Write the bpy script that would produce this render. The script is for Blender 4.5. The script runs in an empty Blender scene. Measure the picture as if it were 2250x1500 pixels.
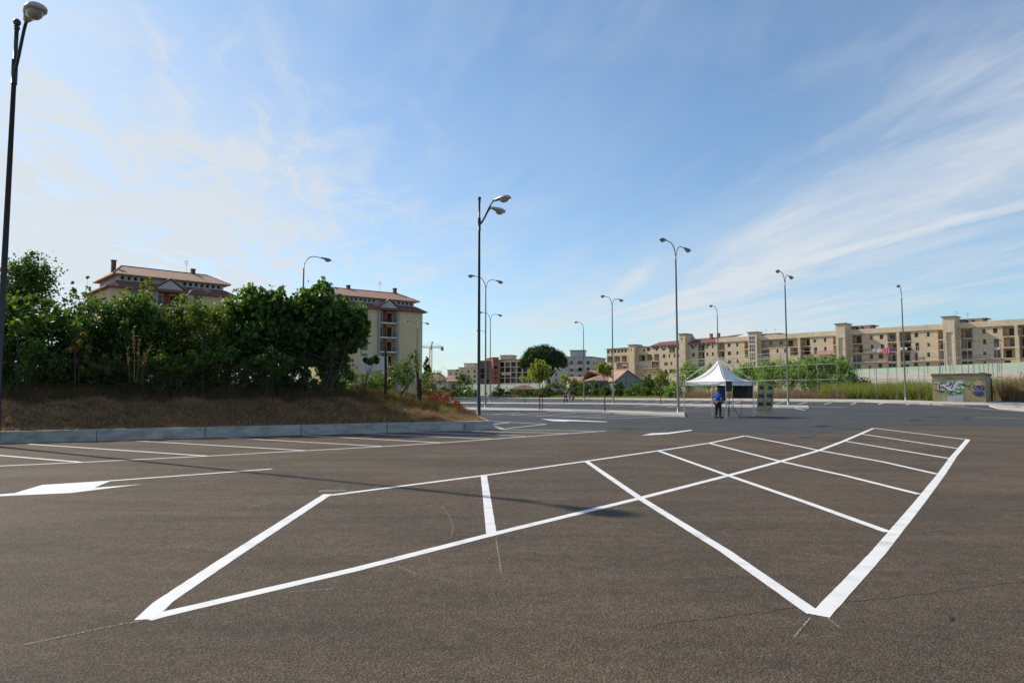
import bpy, math, random
import numpy as np
from mathutils import Vector, Matrix
random.seed(7); rng = np.random.default_rng(11)
S = bpy.context.scene
COL = S.collection
R = math.radians
# ------------------------------------------------------------------ camera model
F = 1500.0; CH = 1.72; PITCH = math.atan(106/1500)
cp, sp = math.cos(PITCH), math.sin(PITCH)
def ray(px, py):
    rx = (px-1125)/F; ry = (750-py)/F
    return Vector((rx, cp-ry*sp, sp+ry*cp))
def sm(t):
    t = min(1.0, max(0.0, t)); return t*t*(3-2*t)
def gz(x, y):
    return .52*sm((y-44)/22)*sm((x-14)/24)
def G(px, py, dz=0.0):
    """ground point seen at a photo pixel"""
    d = ray(px, py); t = 1.0; z = 0.0
    for _ in range(30):
        z = gz(*(d*t).xy)+dz
        if d.z >= -1e-4: d.z = -1e-4
        t2 = (z-CH)/d.z
        t2 = min(t2, 160.0); t = .5*t+.5*t2
    return Vector((d.x*t, d.y*t, gz(d.x*t, d.y*t)+dz))
def P(px, py, Y):
    d = ray(px, py); t = Y/d.y
    return Vector((d.x*t, Y, CH+d.z*t))
def XatY(px, Y, py=856):
    return P(px, py, Y).x
# ------------------------------------------------------------------ materials
def newmat(name):
    m = bpy.data.materials.new(name); m.use_nodes = True
    nt = m.node_tree; b = nt.nodes['Principled BSDF']
    return m, nt, b
def N(nt, t, **kw):
    n = nt.nodes.new(t)
    for k, v in kw.items():
        if hasattr(n, k) and k not in ('Scale',): setattr(n, k, v)
        else: n.inputs[k].default_value = v
    return n
def coords(nt, scale=(1,1,1)):
    tc = nt.nodes.new('ShaderNodeTexCoord'); mp = nt.nodes.new('ShaderNodeMapping')
    mp.inputs['Scale'].default_value = scale
    nt.links.new(tc.outputs['Object'], mp.inputs['Vector']); return mp.outputs['Vector']
def noise(nt, vec, scale, detail=4, rough=.55):
    n = nt.nodes.new('ShaderNodeTexNoise'); n.inputs['Scale'].default_value = scale
    n.inputs['Detail'].default_value = detail; n.inputs['Roughness'].default_value = rough
    nt.links.new(vec, n.inputs['Vector']); return n.outputs['Fac']
def ramp(nt, fac, stops):
    r = nt.nodes.new('ShaderNodeValToRGB'); e = r.color_ramp.elements
    while len(e) > 1: e.remove(e[-1])
    e[0].position = stops[0][0]; e[0].color = (*stops[0][1], 1)
    for p, c in stops[1:]:
        k = e.new(p); k.color = (*c, 1)
    nt.links.new(fac, r.inputs['Fac']); return r.outputs['Color']
def mixc(nt, fac, a, b, mode='MIX'):
    m = nt.nodes.new('ShaderNodeMix'); m.data_type = 'RGBA'; m.blend_type = mode
    for sock, v in ((m.inputs[0], fac), (m.inputs[6], a), (m.inputs[7], b)):
        if isinstance(v, (int, float)): sock.default_value = v
        elif isinstance(v, tuple): sock.default_value = (*v, 1)
        else: nt.links.new(v, sock)
    return m.outputs[2]
def mth(nt, op, a, b=None, c=None):
    m = nt.nodes.new('ShaderNodeMath'); m.operation = op
    for i, v in enumerate((a, b, c)):
        if v is None: continue
        if isinstance(v, (int, float)): m.inputs[i].default_value = v
        else: nt.links.new(v, m.inputs[i])
    return m.outputs[0]
def bump(nt, b, h, dist, strength=1.0):
    n = nt.nodes.new('ShaderNodeBump'); n.inputs['Distance'].default_value = dist
    n.inputs['Strength'].default_value = strength
    nt.links.new(h, n.inputs['Height']); nt.links.new(n.outputs['Normal'], b.inputs['Normal'])
def varied(name, col, var=.25, scale=1.5, rough=.8, metal=0, fine=30, aniso=(1,1,1), spec=.3):
    """surface with blotchy and fine variation of one colour"""
    m, nt, b = newmat(name); v = coords(nt, aniso)
    n1 = noise(nt, v, scale, 5); n2 = noise(nt, v, fine, 3)
    lo = tuple(c*(1-var) for c in col); hi = tuple(min(1, c*(1+var*.7)) for c in col)
    c1 = ramp(nt, n1, [(.3, lo), (.7, hi)])
    c2 = ramp(nt, n2, [(.3, (.86,)*3), (.7, (1.1,)*3)])
    nt.links.new(mixc(nt, 1.0, c1, c2, 'MULTIPLY'), b.inputs['Base Color'])
    b.inputs['Roughness'].default_value = rough; b.inputs['Metallic'].default_value = metal
    b.inputs['Specular IOR Level'].default_value = spec
    return m
def asphalt(name, base, warm, dark, grain):
    m, nt, b = newmat(name); v = coords(nt)
    big = noise(nt, v, .35, 6, .6)
    st = noise(nt, coords(nt, (.5, 2.4, 1)), .55, 5, .65)
    mid = noise(nt, v, 6, 4, .6)
    vor = nt.nodes.new('ShaderNodeTexVoronoi'); vor.inputs['Scale'].default_value = 62
    nt.links.new(v, vor.inputs['Vector'])
    fine = noise(nt, v, 75, 3, .75)
    c = mixc(nt, ramp(nt, big, [(.35, (0,)*3), (.65, (1,)*3)]), base, warm)
    c = mixc(nt, ramp(nt, st, [(.42, (.0,)*3), (.68, (.6,)*3)]), c, dark)
    pt_ = noise(nt, coords(nt, (1, 1.6, 1)), .16, 7, .62)
    c = mixc(nt, ramp(nt, pt_, [(.50, (0,)*3), (.68, (.55,)*3)]), c, tuple(x*1.32 for x in warm))
    sp_ = noise(nt, v, 1.1, 6, .7)
    c = mixc(nt, ramp(nt, sp_, [(.62, (0,)*3), (.72, (.5,)*3)]), c, tuple(x*.7 for x in dark))
    c = mixc(nt, 1.0, c, ramp(nt, mid, [(.3, (.82,)*3), (.7, (1.16,)*3)]), 'MULTIPLY')
    g = mth(nt, 'MULTIPLY', fine, mth(nt, 'ADD', vor.outputs['Distance'], .35))
    c = mixc(nt, 1.0, c, ramp(nt, g, [(.18, (1-grain,)*3), (.40, (1,)*3), (.60, (1+1.3*grain,)*3)]), 'MULTIPLY')
    nt.links.new(c, b.inputs['Base Color'])
    b.inputs['Roughness'].default_value = .85; b.inputs['Specular IOR Level'].default_value = .25
    bump(nt, b, g, .02, .8)
    return m
M = {}
M['asphalt_brown'] = asphalt('asphalt_brown', (.083,.061,.041), (.114,.081,.052), (.050,.038,.028), .7)
M['asphalt_dark'] = asphalt('asphalt_dark', (.058,.062,.064), (.072,.073,.071), (.044,.047,.049), .35)
def paint():
    m, nt, b = newmat('road_paint'); v = coords(nt)
    f = noise(nt, v, 90, 3, .7); g = noise(nt, v, 3, 4)
    w = mth(nt, 'ADD', mth(nt, 'MULTIPLY', f, .62), mth(nt, 'MULTIPLY', g, .38))
    c = ramp(nt, w, [(.34, (.16,.13,.10)), (.405, (.62,.60,.56)), (.47, (.76,.74,.71)), (.7, (.86,.84,.81))])
    nt.links.new(c, b.inputs['Base Color']); b.inputs['Roughness'].default_value = .7
    bump(nt, b, f, .006, .5); return m
M['paint'] = paint()
def chalk():
    m, nt, b = newmat('chalk_trace'); v = coords(nt)
    f = noise(nt, v, 60, 3, .7)
    tr = nt.nodes.new('ShaderNodeBsdfTransparent'); mx = nt.nodes.new('ShaderNodeMixShader')
    b.inputs['Base Color'].default_value = (.5,.47,.43,1); b.inputs['Roughness'].default_value = .9
    nt.links.new(ramp(nt, f, [(.45, (0,)*3), (.6, (.8,)*3)]), mx.inputs[0])
    out = nt.nodes['Material Output']
    nt.links.new(tr.outputs[0], mx.inputs[1]); nt.links.new(b.outputs[0], mx.inputs[2]); nt.links.new(mx.outputs[0], out.inputs['Surface'])
    return m
M['chalk'] = chalk()
M['crack'] = varied('crack_dark', (.025,.022,.02), .3)
M['blotch'] = varied('dark_blotch', (.03,.03,.03), .3, 3)
M['concrete'] = varied('concrete_cast', (.40,.39,.36), .38, 1.6, .85, aniso=(1,1,3), fine=14)
M['kerb'] = varied('kerb_stone', (.46,.42,.37), .18, .6, .9)
M['paving'] = varied('grey_paving', (.26,.25,.25), .15, .8, .9)
M['soil'] = varied('dry_soil', (.13,.08,.042), .55, 2.2, .95, fine=9)
M['field'] = varied('dry_field', (.19,.155,.085), .4, .25, .95, fine=3)
M['galv'] = varied('galvanised_steel', (.27,.29,.30), .12, 3, .5, .55)
M['galv_dark'] = varied('weathered_galvanised', (.20,.22,.22), .15, 3, .55, .5)
M['post_rust'] = varied('fence_iron', (.035,.03,.028), .3, 8, .8)
M['black_pole'] = varied('dark_painted_steel', (.028,.034,.045), .15, 2, .45, .1, spec=.5)
M['lamp_shell'] = varied('lamp_housing', (.42,.40,.38), .1, 3, .45, .2, spec=.5)
M['lamp_grey'] = varied('lamp_housing_grey', (.20,.22,.24), .1, 3, .45, .3, spec=.5)
def glassy(name, col, rough=.12):
    m, nt, b = newmat(name); b.inputs['Base Color'].default_value = (*col, 1)
    b.inputs['Roughness'].default_value = rough; b.inputs['Specular IOR Level'].default_value = .6
    f = noise(nt, coords(nt), .7, 3); 
    nt.links.new(ramp(nt, f, [(.35, tuple(c*.6 for c in col)), (.65, tuple(c*1.5 for c in col))]), b.inputs['Base Color'])
    return m
M['lamp_glass'] = glassy('lamp_glass', (.30,.31,.27))
M['glass'] = glassy('window_glass', (.035,.04,.045))
M['shutter'] = varied('green_shutter', (.13,.20,.16), .15, 2, .6, aniso=(1,1,12))
M['shutter_brown'] = varied('brown_shutter', (.10,.05,.035), .2, 2, .6)
M['white'] = varied('white_painted', (.66,.65,.62), .1, 1.5, .7)
M['cream'] = varied('cream_render', (.62,.50,.345), .08, .2, .9, fine=1.2)
M['cream2'] = varied('pale_cream_render', (.66,.55,.40), .08, .25, .9, fine=1.2)
M['ochre'] = varied('ochre_render', (.58,.47,.28), .08, .3, .9, fine=5)
M['brickred'] = varied('brick_wall', (.34,.13,.08), .18, .6, .9)
M['greywall'] = varied('grey_render', (.42,.43,.42), .15, .6, .9)
M['greystone'] = varied('weathered_wall', (.24,.25,.25), .35, 1.4, .9)
M['slatblue'] = varied('grey_blue_pilaster', (.26,.29,.29), .1, 1, .8)
M['redinside'] = varied('red_render', (.30,.08,.05), .15, 1, .85)
M['dark'] = varied('dark_opening', (.02,.02,.022), .2, 1, .7)
M['rail'] = varied('balcony_iron', (.05,.04,.04), .2, 3, .6)
M['brown'] = varied('brown_render', (.30,.22,.17), .15, .5, .9)
M['barrier'] = varied('green_panel', (.33,.40,.32), .1, .4, .6, aniso=(1,1,3))
M['parapetpink'] = varied('road_parapet', (.42,.37,.35), .12, .4, .9)
def tiles(name, col):
    m, nt, b = newmat(name); tc = nt.nodes.new('ShaderNodeTexCoord')
    w = nt.nodes.new('ShaderNodeTexWave'); w.wave_type = 'BANDS'; w.bands_direction = 'X'
    w.inputs['Scale'].default_value = 1.05; w.inputs['Distortion'].default_value = .3
    nt.links.new(tc.outputs['Object'], w.inputs['Vector'])
    n = noise(nt, tc.outputs['Object'], 1.2, 5); n2 = noise(nt, tc.outputs['Object'], 7, 2)
    c = ramp(nt, n, [(.3, tuple(x*.75 for x in col)), (.7, tuple(min(1, x*1.2) for x in col))])
    c = mixc(nt, 1.0, c, ramp(nt, w.outputs['Fac'], [(.15, (.5,)*3), (.55, (1.08,)*3)]), 'MULTIPLY')
    c = mixc(nt, 1.0, c, ramp(nt, n2, [(.3, (.8,)*3), (.7, (1.15,)*3)]), 'MULTIPLY')
    nt.links.new(c, b.inputs['Base Color']); b.inputs['Roughness'].default_value = .85
    bump(nt, b, w.outputs['Fac'], .06, .7); return m
M['tiles'] = tiles('roof_tiles', (.49,.28,.19))
M['tiles_dark'] = tiles('roof_tiles_dark', (.24,.10,.08))
def leafmat(name, cols, trans=.35, rough=.45, tint=(2.3, 2.3, .8)):
    m, nt, b = newmat(name)
    g = nt.nodes.new('ShaderNodeNewGeometry')
    k = len(cols)
    c = ramp(nt, g.outputs['Random Per Island'], [((i+.5)/k, cc) for i, cc in enumerate(cols)])
    nt.links.new(c, b.inputs['Base Color']); b.inputs['Roughness'].default_value = rough
    b.inputs['Specular IOR Level'].default_value = .25
    t = nt.nodes.new('ShaderNodeBsdfTranslucent'); mx = nt.nodes.new('ShaderNodeMixShader')
    tcn = mixc(nt, 1.0, c, tint, 'MULTIPLY')
    nt.links.new(tcn, t.inputs['Color']); mx.inputs[0].default_value = trans
    nt.links.new(b.outputs[0], mx.inputs[1]); nt.links.new(t.outputs[0], mx.inputs[2])
    nt.links.new(mx.outputs[0], nt.nodes['Material Output'].inputs['Surface'])
    return m
M['leaf_fig'] = leafmat('fig_leaves', [(.035,.075,.018), (.055,.11,.022), (.085,.14,.03), (.04,.085,.02)], .36, .5)
M['leaf_dark'] = leafmat('dark_leaves', [(.035,.075,.018), (.065,.12,.024), (.085,.13,.028), (.03,.06,.016)], .36, .55)
M['leaf_light'] = leafmat('light_leaves', [(.06,.11,.022), (.10,.15,.03), (.14,.14,.03), (.05,.09,.022)], .42, .5)
M['leaf_vine'] = leafmat('vine_leaves', [(.05,.10,.02), (.08,.14,.026), (.13,.18,.04), (.05,.09,.02)], .35, .42)
M['leaf_yellow'] = leafmat('yellow_leaves', [(.22,.15,.02), (.16,.14,.02), (.24,.10,.02)], .4)
M['leaf_young'] = leafmat('young_leaves', [(.13,.19,.03), (.19,.22,.035), (.10,.15,.03), (.26,.20,.05)], .4)
M['leaf_pine'] = leafmat('pine_needles', [(.025,.055,.018), (.035,.075,.02), (.05,.095,.028)], .12, .6)
M['leaf_reed'] = leafmat('reed_leaves', [(.14,.24,.06), (.20,.31,.08), (.10,.18,.045), (.26,.33,.12)], .3)
M['leaf_bush'] = leafmat('hedge_leaves', [(.05,.10,.022), (.07,.13,.03), (.10,.15,.035)], .28)
M['leaf_olive'] = leafmat('olive_leaves', [(.12,.15,.09), (.15,.18,.11), (.10,.12,.07)], .25)
M['leaf_purple'] = leafmat('purple_leaves', [(.06,.04,.05), (.08,.05,.055), (.06,.06,.04)], .2)
M['leaf_red'] = leafmat('rust_leaves', [(.34,.09,.03), (.28,.11,.04), (.22,.13,.06), (.36,.14,.07)], .35, rough=.6, tint=(1.25, 1.05, .75))
M['grass_dry'] = leafmat('dry_grass', [(.46,.31,.16), (.27,.175,.09), (.58,.41,.22), (.15,.10,.055)], .3, .8, tint=(1.25, 1.05, .75))
M['grass_brown'] = leafmat('brown_grass', [(.13,.08,.035), (.17,.10,.045), (.09,.07,.03)], .25, .8, tint=(1.25, 1.05, .75))
M['grass_green'] = leafmat('green_grass', [(.15,.21,.05), (.24,.25,.07), (.30,.25,.10), (.10,.16,.035)], .3, .8)
M['grass_field'] = leafmat('tawny_grass', [(.30,.21,.12), (.22,.18,.07), (.34,.24,.15)], .3, .8, tint=(1.25, 1.05, .75))
M['bark'] = varied('bark', (.075,.058,.043), .35, 6, .95, aniso=(1,1,.3))
M['bark_red'] = varied('young_bark', (.15,.085,.05), .3, 6, .95)
M['wood_old'] = varied('old_wood', (.045,.036,.03), .35, 6, .95)
M['tent'] = varied('tent_canvas', (.80,.78,.75), .05, 1.2, .6)
M['alu'] = varied('aluminium', (.55,.56,.57), .1, 3, .35, .7)
M['black'] = varied('black_plastic', (.012,.012,.014), .2, 3, .5)
M['blue_shirt'] = varied('blue_cotton', (.022,.08,.36), .2, 9, .9)
M['jeans'] = varied('dark_denim', (.02,.026,.045), .25, 9, .9)
M['skin'] = varied('skin', (.42,.22,.15), .1, 9, .6)
M['hair'] = varied('dark_hair', (.03,.022,.018), .3, 30, .7)
M['hair_grey'] = varied('grey_hair', (.22,.16,.12), .3, 30, .7)
M['banner_blue'] = varied('banner_blue', (.012,.03,.12), .15, 2, .5)
M['banner_dark'] = varied('banner_dark', (.010,.012,.014), .3, 2, .35)
M['banner_green'] = varied('banner_olive', (.03,.05,.03), .3, 2, .45)
M['banner_yellow'] = varied('banner_yellow', (.36,.33,.08), .1, 3, .5)
M['photo_dark'] = varied('printed_photo', (.05,.055,.075), .8, 4, .5, fine=9)
M['photo_grey'] = varied('printed_photo_pale', (.30,.33,.36), .6, 5, .5, fine=9)
M['pink'] = varied('pink_cloth', (.62,.16,.32), .2, 3, .8)
M['laundry_blue'] = varied('blue_cloth', (.08,.12,.30), .2, 3, .8)
M['awning'] = varied('pale_awning', (.62,.48,.38), .1, 2, .8)
M['awning_pink'] = varied('pink_awning', (.62,.40,.36), .1, 2, .8)
M['crane'] = varied('crane_steel', (.50,.26,.18), .15, 2, .6)
M['hutwall'] = varied('hut_wall', (.37,.30,.17), .35, .9, .9, aniso=(1,1,.35))
M['hutroof'] = varied('hut_stained_slab', (.16,.13,.10), .45, 2.5, .9, aniso=(1,1,.3))
M['doorgrey'] = varied('door_sheet', (.52,.51,.50), .12, 2, .6)
M['g_black'] = varied('spray_black', (.012,.012,.014), .2, 3, .5)
M['g_white'] = varied('spray_white', (.58,.58,.60), .15, 3, .6)
M['g_green'] = varied('spray_green', (.16,.36,.14), .4, 5, .7)
M['g_blue'] = varied('spray_navy', (.03,.035,.13), .3, 5, .6)
M['g_lilac'] = varied('spray_lilac', (.13,.14,.28), .3, 5, .6)
M['g_red'] = varied('spray_red', (.32,.08,.05), .4, 5, .8)
M['red_cloth'] = varied('red_cloth', (.42,.05,.08), .2, 9, .9)
M['denim_pale'] = varied('pale_denim', (.45,.50,.58), .2, 9, .9)
M['plastic_dark'] = varied('dark_tarpaulin', (.03,.035,.04), .3, 2, .5)
# ------------------------------------------------------------------ mesh helpers
class MB:
    def __init__(s): s.v = []; s.f = []; s.m = []
    def quad(s, a, b, c, d, m=0):
        n = len(s.v); s.v += [tuple(a), tuple(b), tuple(c), tuple(d)]; s.f.append((n, n+1, n+2, n+3)); s.m.append(m)
    def poly(s, pts, m=0):
        n = len(s.v); s.v += [tuple(p) for p in pts]; s.f.append(tuple(range(n, n+len(pts)))); s.m.append(m)
    def box(s, x0, x1, y0, y1, z0, z1, m=0):
        n = len(s.v)
        s.v += [(x, y, z) for x in (x0, x1) for y in (y0, y1) for z in (z0, z1)]
        for f in ((0,1,3,2), (4,6,7,5), (0,4,5,1), (2,3,7,6), (0,2,6,4), (1,5,7,3)):
            s.f.append(tuple(n+i for i in f)); s.m.append(m)
    def prism(s, pts, z0, z1, m=0):
        """pts: list of xy; vertical prism. z0,z1 floats or functions"""
        n = len(s.v); k = len(pts)
        f0 = z0 if callable(z0) else (lambda x, y: z0); f1 = z1 if callable(z1) else (lambda x, y: z1)
        s.v += [(p[0], p[1], f0(*p[:2])) for p in pts]+[(p[0], p[1], f1(*p[:2])) for p in pts]
        s.f.append(tuple(n+k+i for i in range(k))); s.m.append(m)
        s.f.append(tuple(n+k-1-i for i in range(k))); s.m.append(m)
        for i in range(k):
            j = (i+1) % k; s.f.append((n+i, n+j, n+k+j, n+k+i)); s.m.append(m)
    def tube(s, pts, rad, seg=8, m=0, cap=True):
        pts = [Vector(p) for p in pts]; n0 = len(s.v); k = len(pts)
        if not isinstance(rad, (list, tuple)): rad = [rad]*k
        up = None
        for i, p in enumerate(pts):
            t = (pts[min(i+1, k-1)]-pts[max(i-1, 0)]).normalized()
            if up is None:
                up = Vector((0,0,1)) if abs(t.z) < .9 else Vector((1,0,0))
            a = t.cross(up).normalized(); b = t.cross(a).normalized(); up = -b if False else a.cross(t).normalized()
            for j in range(seg):
                w = 2*math.pi*j/seg
                s.v.append(tuple(p+(a*math.cos(w)+up*math.sin(w))*rad[i]))
        for i in range(k-1):
            for j in range(seg):
                q = (j+1) % seg
                s.f.append((n0+i*seg+j, n0+i*seg+q, n0+(i+1)*seg+q, n0+(i+1)*seg+j)); s.m.append(m)
        if cap:
            s.f.append(tuple(n0+j for j in range(seg))); s.m.append(m)
            s.f.append(tuple(n0+(k-1)*seg+seg-1-j for j in range(seg))); s.m.append(m)
    def ellip(s, c, r, seg=12, rings=7, m=0, rot=None, zmin=-1, zmax=1):
        n0 = len(s.v); c = Vector(c)
        for i in range(rings+1):
            zz = zmin+(zmax-zmin)*i/rings
            zz = math.sin(math.pi/2*zz); rr = math.sqrt(max(0, 1-zz*zz))
            for j in range(seg):
                w = 2*math.pi*j/seg
                p = Vector((r[0]*rr*math.cos(w), r[1]*rr*math.sin(w), r[2]*zz))
                if rot is not None: p = rot @ p
                s.v.append(tuple(c+p))
        for i in range(rings):
            for j in range(seg):
                q = (j+1) % seg
                s.f.append((n0+i*seg+j, n0+i*seg+q, n0+(i+1)*seg+q, n0+(i+1)*seg+j)); s.m.append(m)
    def build(s, name, mats, parent=None, smooth=False):
        me = bpy.data.meshes.new(name)
        me.from_pydata(s.v, [], s.f)
        if not isinstance(mats, (list, tuple)): mats = [mats]
        for m in mats: me.materials.append(M[m] if isinstance(m, str) else m)
        me.polygons.foreach_set('material_index', s.m)
        if smooth: me.polygons.foreach_set('use_smooth', [True]*len(s.f))
        me.update()
        o = bpy.data.objects.new(name, me); COL.objects.link(o)
        if parent is not None: o.parent = parent
        return o
def np_mesh(name, V, k, mat, parent=None, smooth=False):
    """V: (n*k,3) array, each consecutive k verts a face"""
    n = len(V)//k; me = bpy.data.meshes.new(name)
    me.vertices.add(n*k); me.vertices.foreach_set('co', V.astype(np.float32).ravel())
    me.loops.add(n*k); me.loops.foreach_set('vertex_index', np.arange(n*k, dtype=np.int32))
    me.polygons.add(n); me.polygons.foreach_set('loop_start', np.arange(0, n*k, k, dtype=np.int32))
    me.update(calc_edges=True); me.validate()
    me.materials.append(M[mat])
    o = bpy.data.objects.new(name, me); COL.objects.link(o)
    if parent is not None: o.parent = parent
    return o
def tag(o, label=None, cat=None, group=None, kind=None):
    if label: o['label'] = label
    if cat: o['category'] = cat
    if group: o['group'] = group
    if kind: o['kind'] = kind
    return o
def thing(name, loc, label, cat, rz=0, group=None):
    o = bpy.data.objects.new(name, None); COL.objects.link(o)
    o.location = loc; o.rotation_euler = (0, 0, rz); o.empty_display_size = .2
    return tag(o, label, cat, group)
def children(o): return [c for c in bpy.data.objects if c.parent == o]
def copy_tree(o, parent=None):
    ch = children(o)
    c = o.copy(); COL.objects.link(c); c.parent = parent
    for x in ch: copy_tree(x, c)
    return c
def struct(o): o['kind'] = 'structure'; return o
# ------------------------------------------------------------------ world, sun, camera
SAZ, SEL = R(32.5), R(35.2)
SUNV = Vector((-math.cos(SAZ)*math.cos(SEL), math.sin(SAZ)*math.cos(SEL), math.sin(SEL))).normalized()
w = bpy.data.worlds.new('World'); S.world = w; w.use_nodes = True
nt = w.node_tree; nt.nodes.clear()
sky = nt.nodes.new('ShaderNodeTexSky'); sky.sky_type = 'NISHITA'; sky.sun_disc = False
sky.sun_elevation = SEL; sky.sun_rotation = math.atan2(SUNV.x, SUNV.y)
sky.air_density = 1.0; sky.dust_density = .6; sky.ozone_density = 2.2; sky.altitude = 50
tc = nt.nodes.new('ShaderNodeTexCoord'); sep = nt.nodes.new('ShaderNodeSeparateXYZ')
nt.links.new(tc.outputs['Generated'], sep.inputs[0])
X, Y, Z = sep.outputs
zz = mth(nt, 'ADD', mth(nt, 'MAXIMUM', Z, 0), .07)
ux, uy = mth(nt, 'DIVIDE', X, zz), mth(nt, 'DIVIDE', Y, zz)
ca, sa = math.cos(math.atan(.24)), math.sin(math.atan(.24))     # streaks run this way
al = mth(nt, 'ADD', mth(nt, 'MULTIPLY', ux, -sa), mth(nt, 'MULTIPLY', uy, ca))
pe = mth(nt, 'ADD', mth(nt, 'MULTIPLY', ux, ca), mth(nt, 'MULTIPLY', uy, sa))
def cnoise(sx, sy, off, scale, detail, rough, dist=0.0):
    cx = nt.nodes.new('ShaderNodeCombineXYZ')
    nt.links.new(mth(nt, 'MULTIPLY', pe, sx), cx.inputs[0]); nt.links.new(mth(nt, 'MULTIPLY', al, sy), cx.inputs[1])
    cx.inputs[2].default_value = off
    n = nt.nodes.new('ShaderNodeTexNoise'); n.inputs['Scale'].default_value = scale
    n.inputs['Detail'].default_value = detail; n.inputs['Roughness'].default_value = rough; n.inputs['Distortion'].default_value = dist
    nt.links.new(cx.outputs[0], n.inputs['Vector']); return n.outputs['Fac']
streak = cnoise(1.15, .34, 3.1, 1.3, 8, .58, 1.1)
soft = cnoise(.45, .25, 8.7, 1.2, 5, .55, .4)
wisp = cnoise(2.2, 1.2, 5.2, 2.3, 7, .6, 1.0)
# more cloud to the left and low down, a broad band right of the middle
left = ramp(nt, mth(nt, 'DIVIDE', X, mth(nt, 'ADD', Y, .001)), [(0.0, (1,)*3), (.0001, (1,)*3)])
ratio = mth(nt, 'DIVIDE', X, mth(nt, 'MAXIMUM', Y, .05))
lf = mth(nt, 'MULTIPLY_ADD', ratio, -.50, .16)          # left amount
lf = mth(nt, 'MINIMUM', mth(nt, 'MAXIMUM', lf, 0.0), .85)
hz = mth(nt, 'MAXIMUM', mth(nt, 'MULTIPLY_ADD', Z, -1.25, .92), 0.0)
s1 = ramp(nt, streak, [(.42, (0,)*3), (.68, (1,)*3)])
s2 = ramp(nt, soft, [(.40, (0,)*3), (.66, (1,)*3)])
s3 = ramp(nt, wisp, [(.45, (0,)*3), (.75, (1,)*3)])
c1 = mth(nt, 'MULTIPLY', mth(nt, 'MULTIPLY', s1, mth(nt, 'ADD', s2, .22)), .5)
c2 = mth(nt, 'MULTIPLY', mth(nt, 'ADD', mth(nt, 'MULTIPLY', s3, .75), .35), mth(nt, 'MULTIPLY', lf, hz))
c3 = mth(nt, 'ADD', mth(nt, 'MULTIPLY', hz, mth(nt, 'MULTIPLY_ADD', s2, .36, .18)), mth(nt, 'MULTIPLY', s2, .05))
# one long vapour trail
def pe_of(px, py):
    d = ray(px, py).normalized(); z_ = max(d.z, 0)+.07
    return d.x/z_*ca+d.y/z_*sa, -d.x/z_*sa+d.y/z_*ca
t0, a0 = pe_of(1400, 675); t1, a1 = pe_of(1780, 570)
off = mth(nt, 'SUBTRACT', pe, mth(nt, 'MULTIPLY_ADD', mth(nt, 'SUBTRACT', al, a0), (t1-t0)/(a1-a0), t0))
off = mth(nt, 'ADD', off, mth(nt, 'MULTIPLY_ADD', wisp, .12, -.06))
band = ramp(nt, mth(nt, 'ABSOLUTE', off), [(.0, (1,)*3), (.10, (0,)*3)])
fade = ramp(nt, mth(nt, 'MULTIPLY', al, .1), [(.05, (0,)*3), (.2, (1,)*3), (.60, (1,)*3), (.75, (0,)*3)])
c4 = mth(nt, 'MULTIPLY', mth(nt, 'MULTIPLY', band, fade), .42)
def dirmask(px, py, r0, r1):
    d = ray(px, py).normalized(); v = nt.nodes.new('ShaderNodeVectorMath'); v.operation = 'DOT_PRODUCT'; v.inputs[1].default_value = d
    nt.links.new(tc.outputs['Generated'], v.inputs[0])
    return ramp(nt, v.outputs['Value'], [(math.cos(r1), (0,)*3), (math.cos(r0), (1,)*3)])
sheet = ramp(nt, mth(nt, 'MULTIPLY', mth(nt, 'ADD', pe, 3), .1), [((3+pe_of(1900, 560)[0])*.1, (0,)*3), ((3+pe_of(1900, 500)[0])*.1, (1,)*3), ((3+pe_of(1700, 430)[0])*.1, (.75,)*3), ((3+pe_of(1500, 300)[0])*.1, (0,)*3)] if pe_of(1900, 560)[0] < pe_of(1500, 300)[0] else
             [((3+pe_of(1500, 300)[0])*.1, (0,)*3), ((3+pe_of(1700, 430)[0])*.1, (.75,)*3), ((3+pe_of(1900, 500)[0])*.1, (1,)*3), ((3+pe_of(1900, 560)[0])*.1, (0,)*3)])
c5 = mth(nt, 'MULTIPLY', mth(nt, 'MULTIPLY', sheet, mth(nt, 'MULTIPLY_ADD', s1, .6, .25)), mth(nt, 'MULTIPLY_ADD', s3, .45, .55))
c5 = mth(nt, 'MULTIPLY', c5, .42)
c6 = mth(nt, 'MULTIPLY', dirmask(60, 470, R(1), R(24)), mth(nt, 'MULTIPLY_ADD', s3, .4, .32))
c7 = mth(nt, 'MULTIPLY', dirmask(500, 620, R(2), R(22)), mth(nt, 'MULTIPLY_ADD', s3, .4, .12))
tot = mth(nt, 'ADD', mth(nt, 'ADD', c1, c2), mth(nt, 'ADD', c3, c4))
tot = mth(nt, 'ADD', tot, mth(nt, 'ADD', c5, mth(nt, 'ADD', c6, c7)))
tot = mth(nt, 'MINIMUM', tot, .93)
skc = mixc(nt, 1.0, sky.outputs['Color'], (.107, .139, .155), 'MULTIPLY')
cl = mixc(nt, tot, skc, (.72, .765, .81))
bg = nt.nodes.new('ShaderNodeBackground'); bg.inputs['Strength'].default_value = 1.0
nt.links.new(cl, bg.inputs['Color'])
wo = nt.nodes.new('ShaderNodeOutputWorld'); nt.links.new(bg.outputs[0], wo.inputs['Surface'])
sl = bpy.data.lights.new('sun', 'SUN'); sl.energy = 4.9; sl.angle = R(.53); sl.color = (1.0, .91, .77)
so = bpy.data.objects.new('sun', sl); COL.objects.link(so); so.rotation_euler = (SUNV).to_track_quat('Z', 'Y').to_euler()
so.location = (-30, 20, 40)
cam = bpy.data.cameras.new('camera'); cam.lens = 24; cam.sensor_width = 36; cam.clip_end = 6000; cam.clip_start = .05
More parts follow.
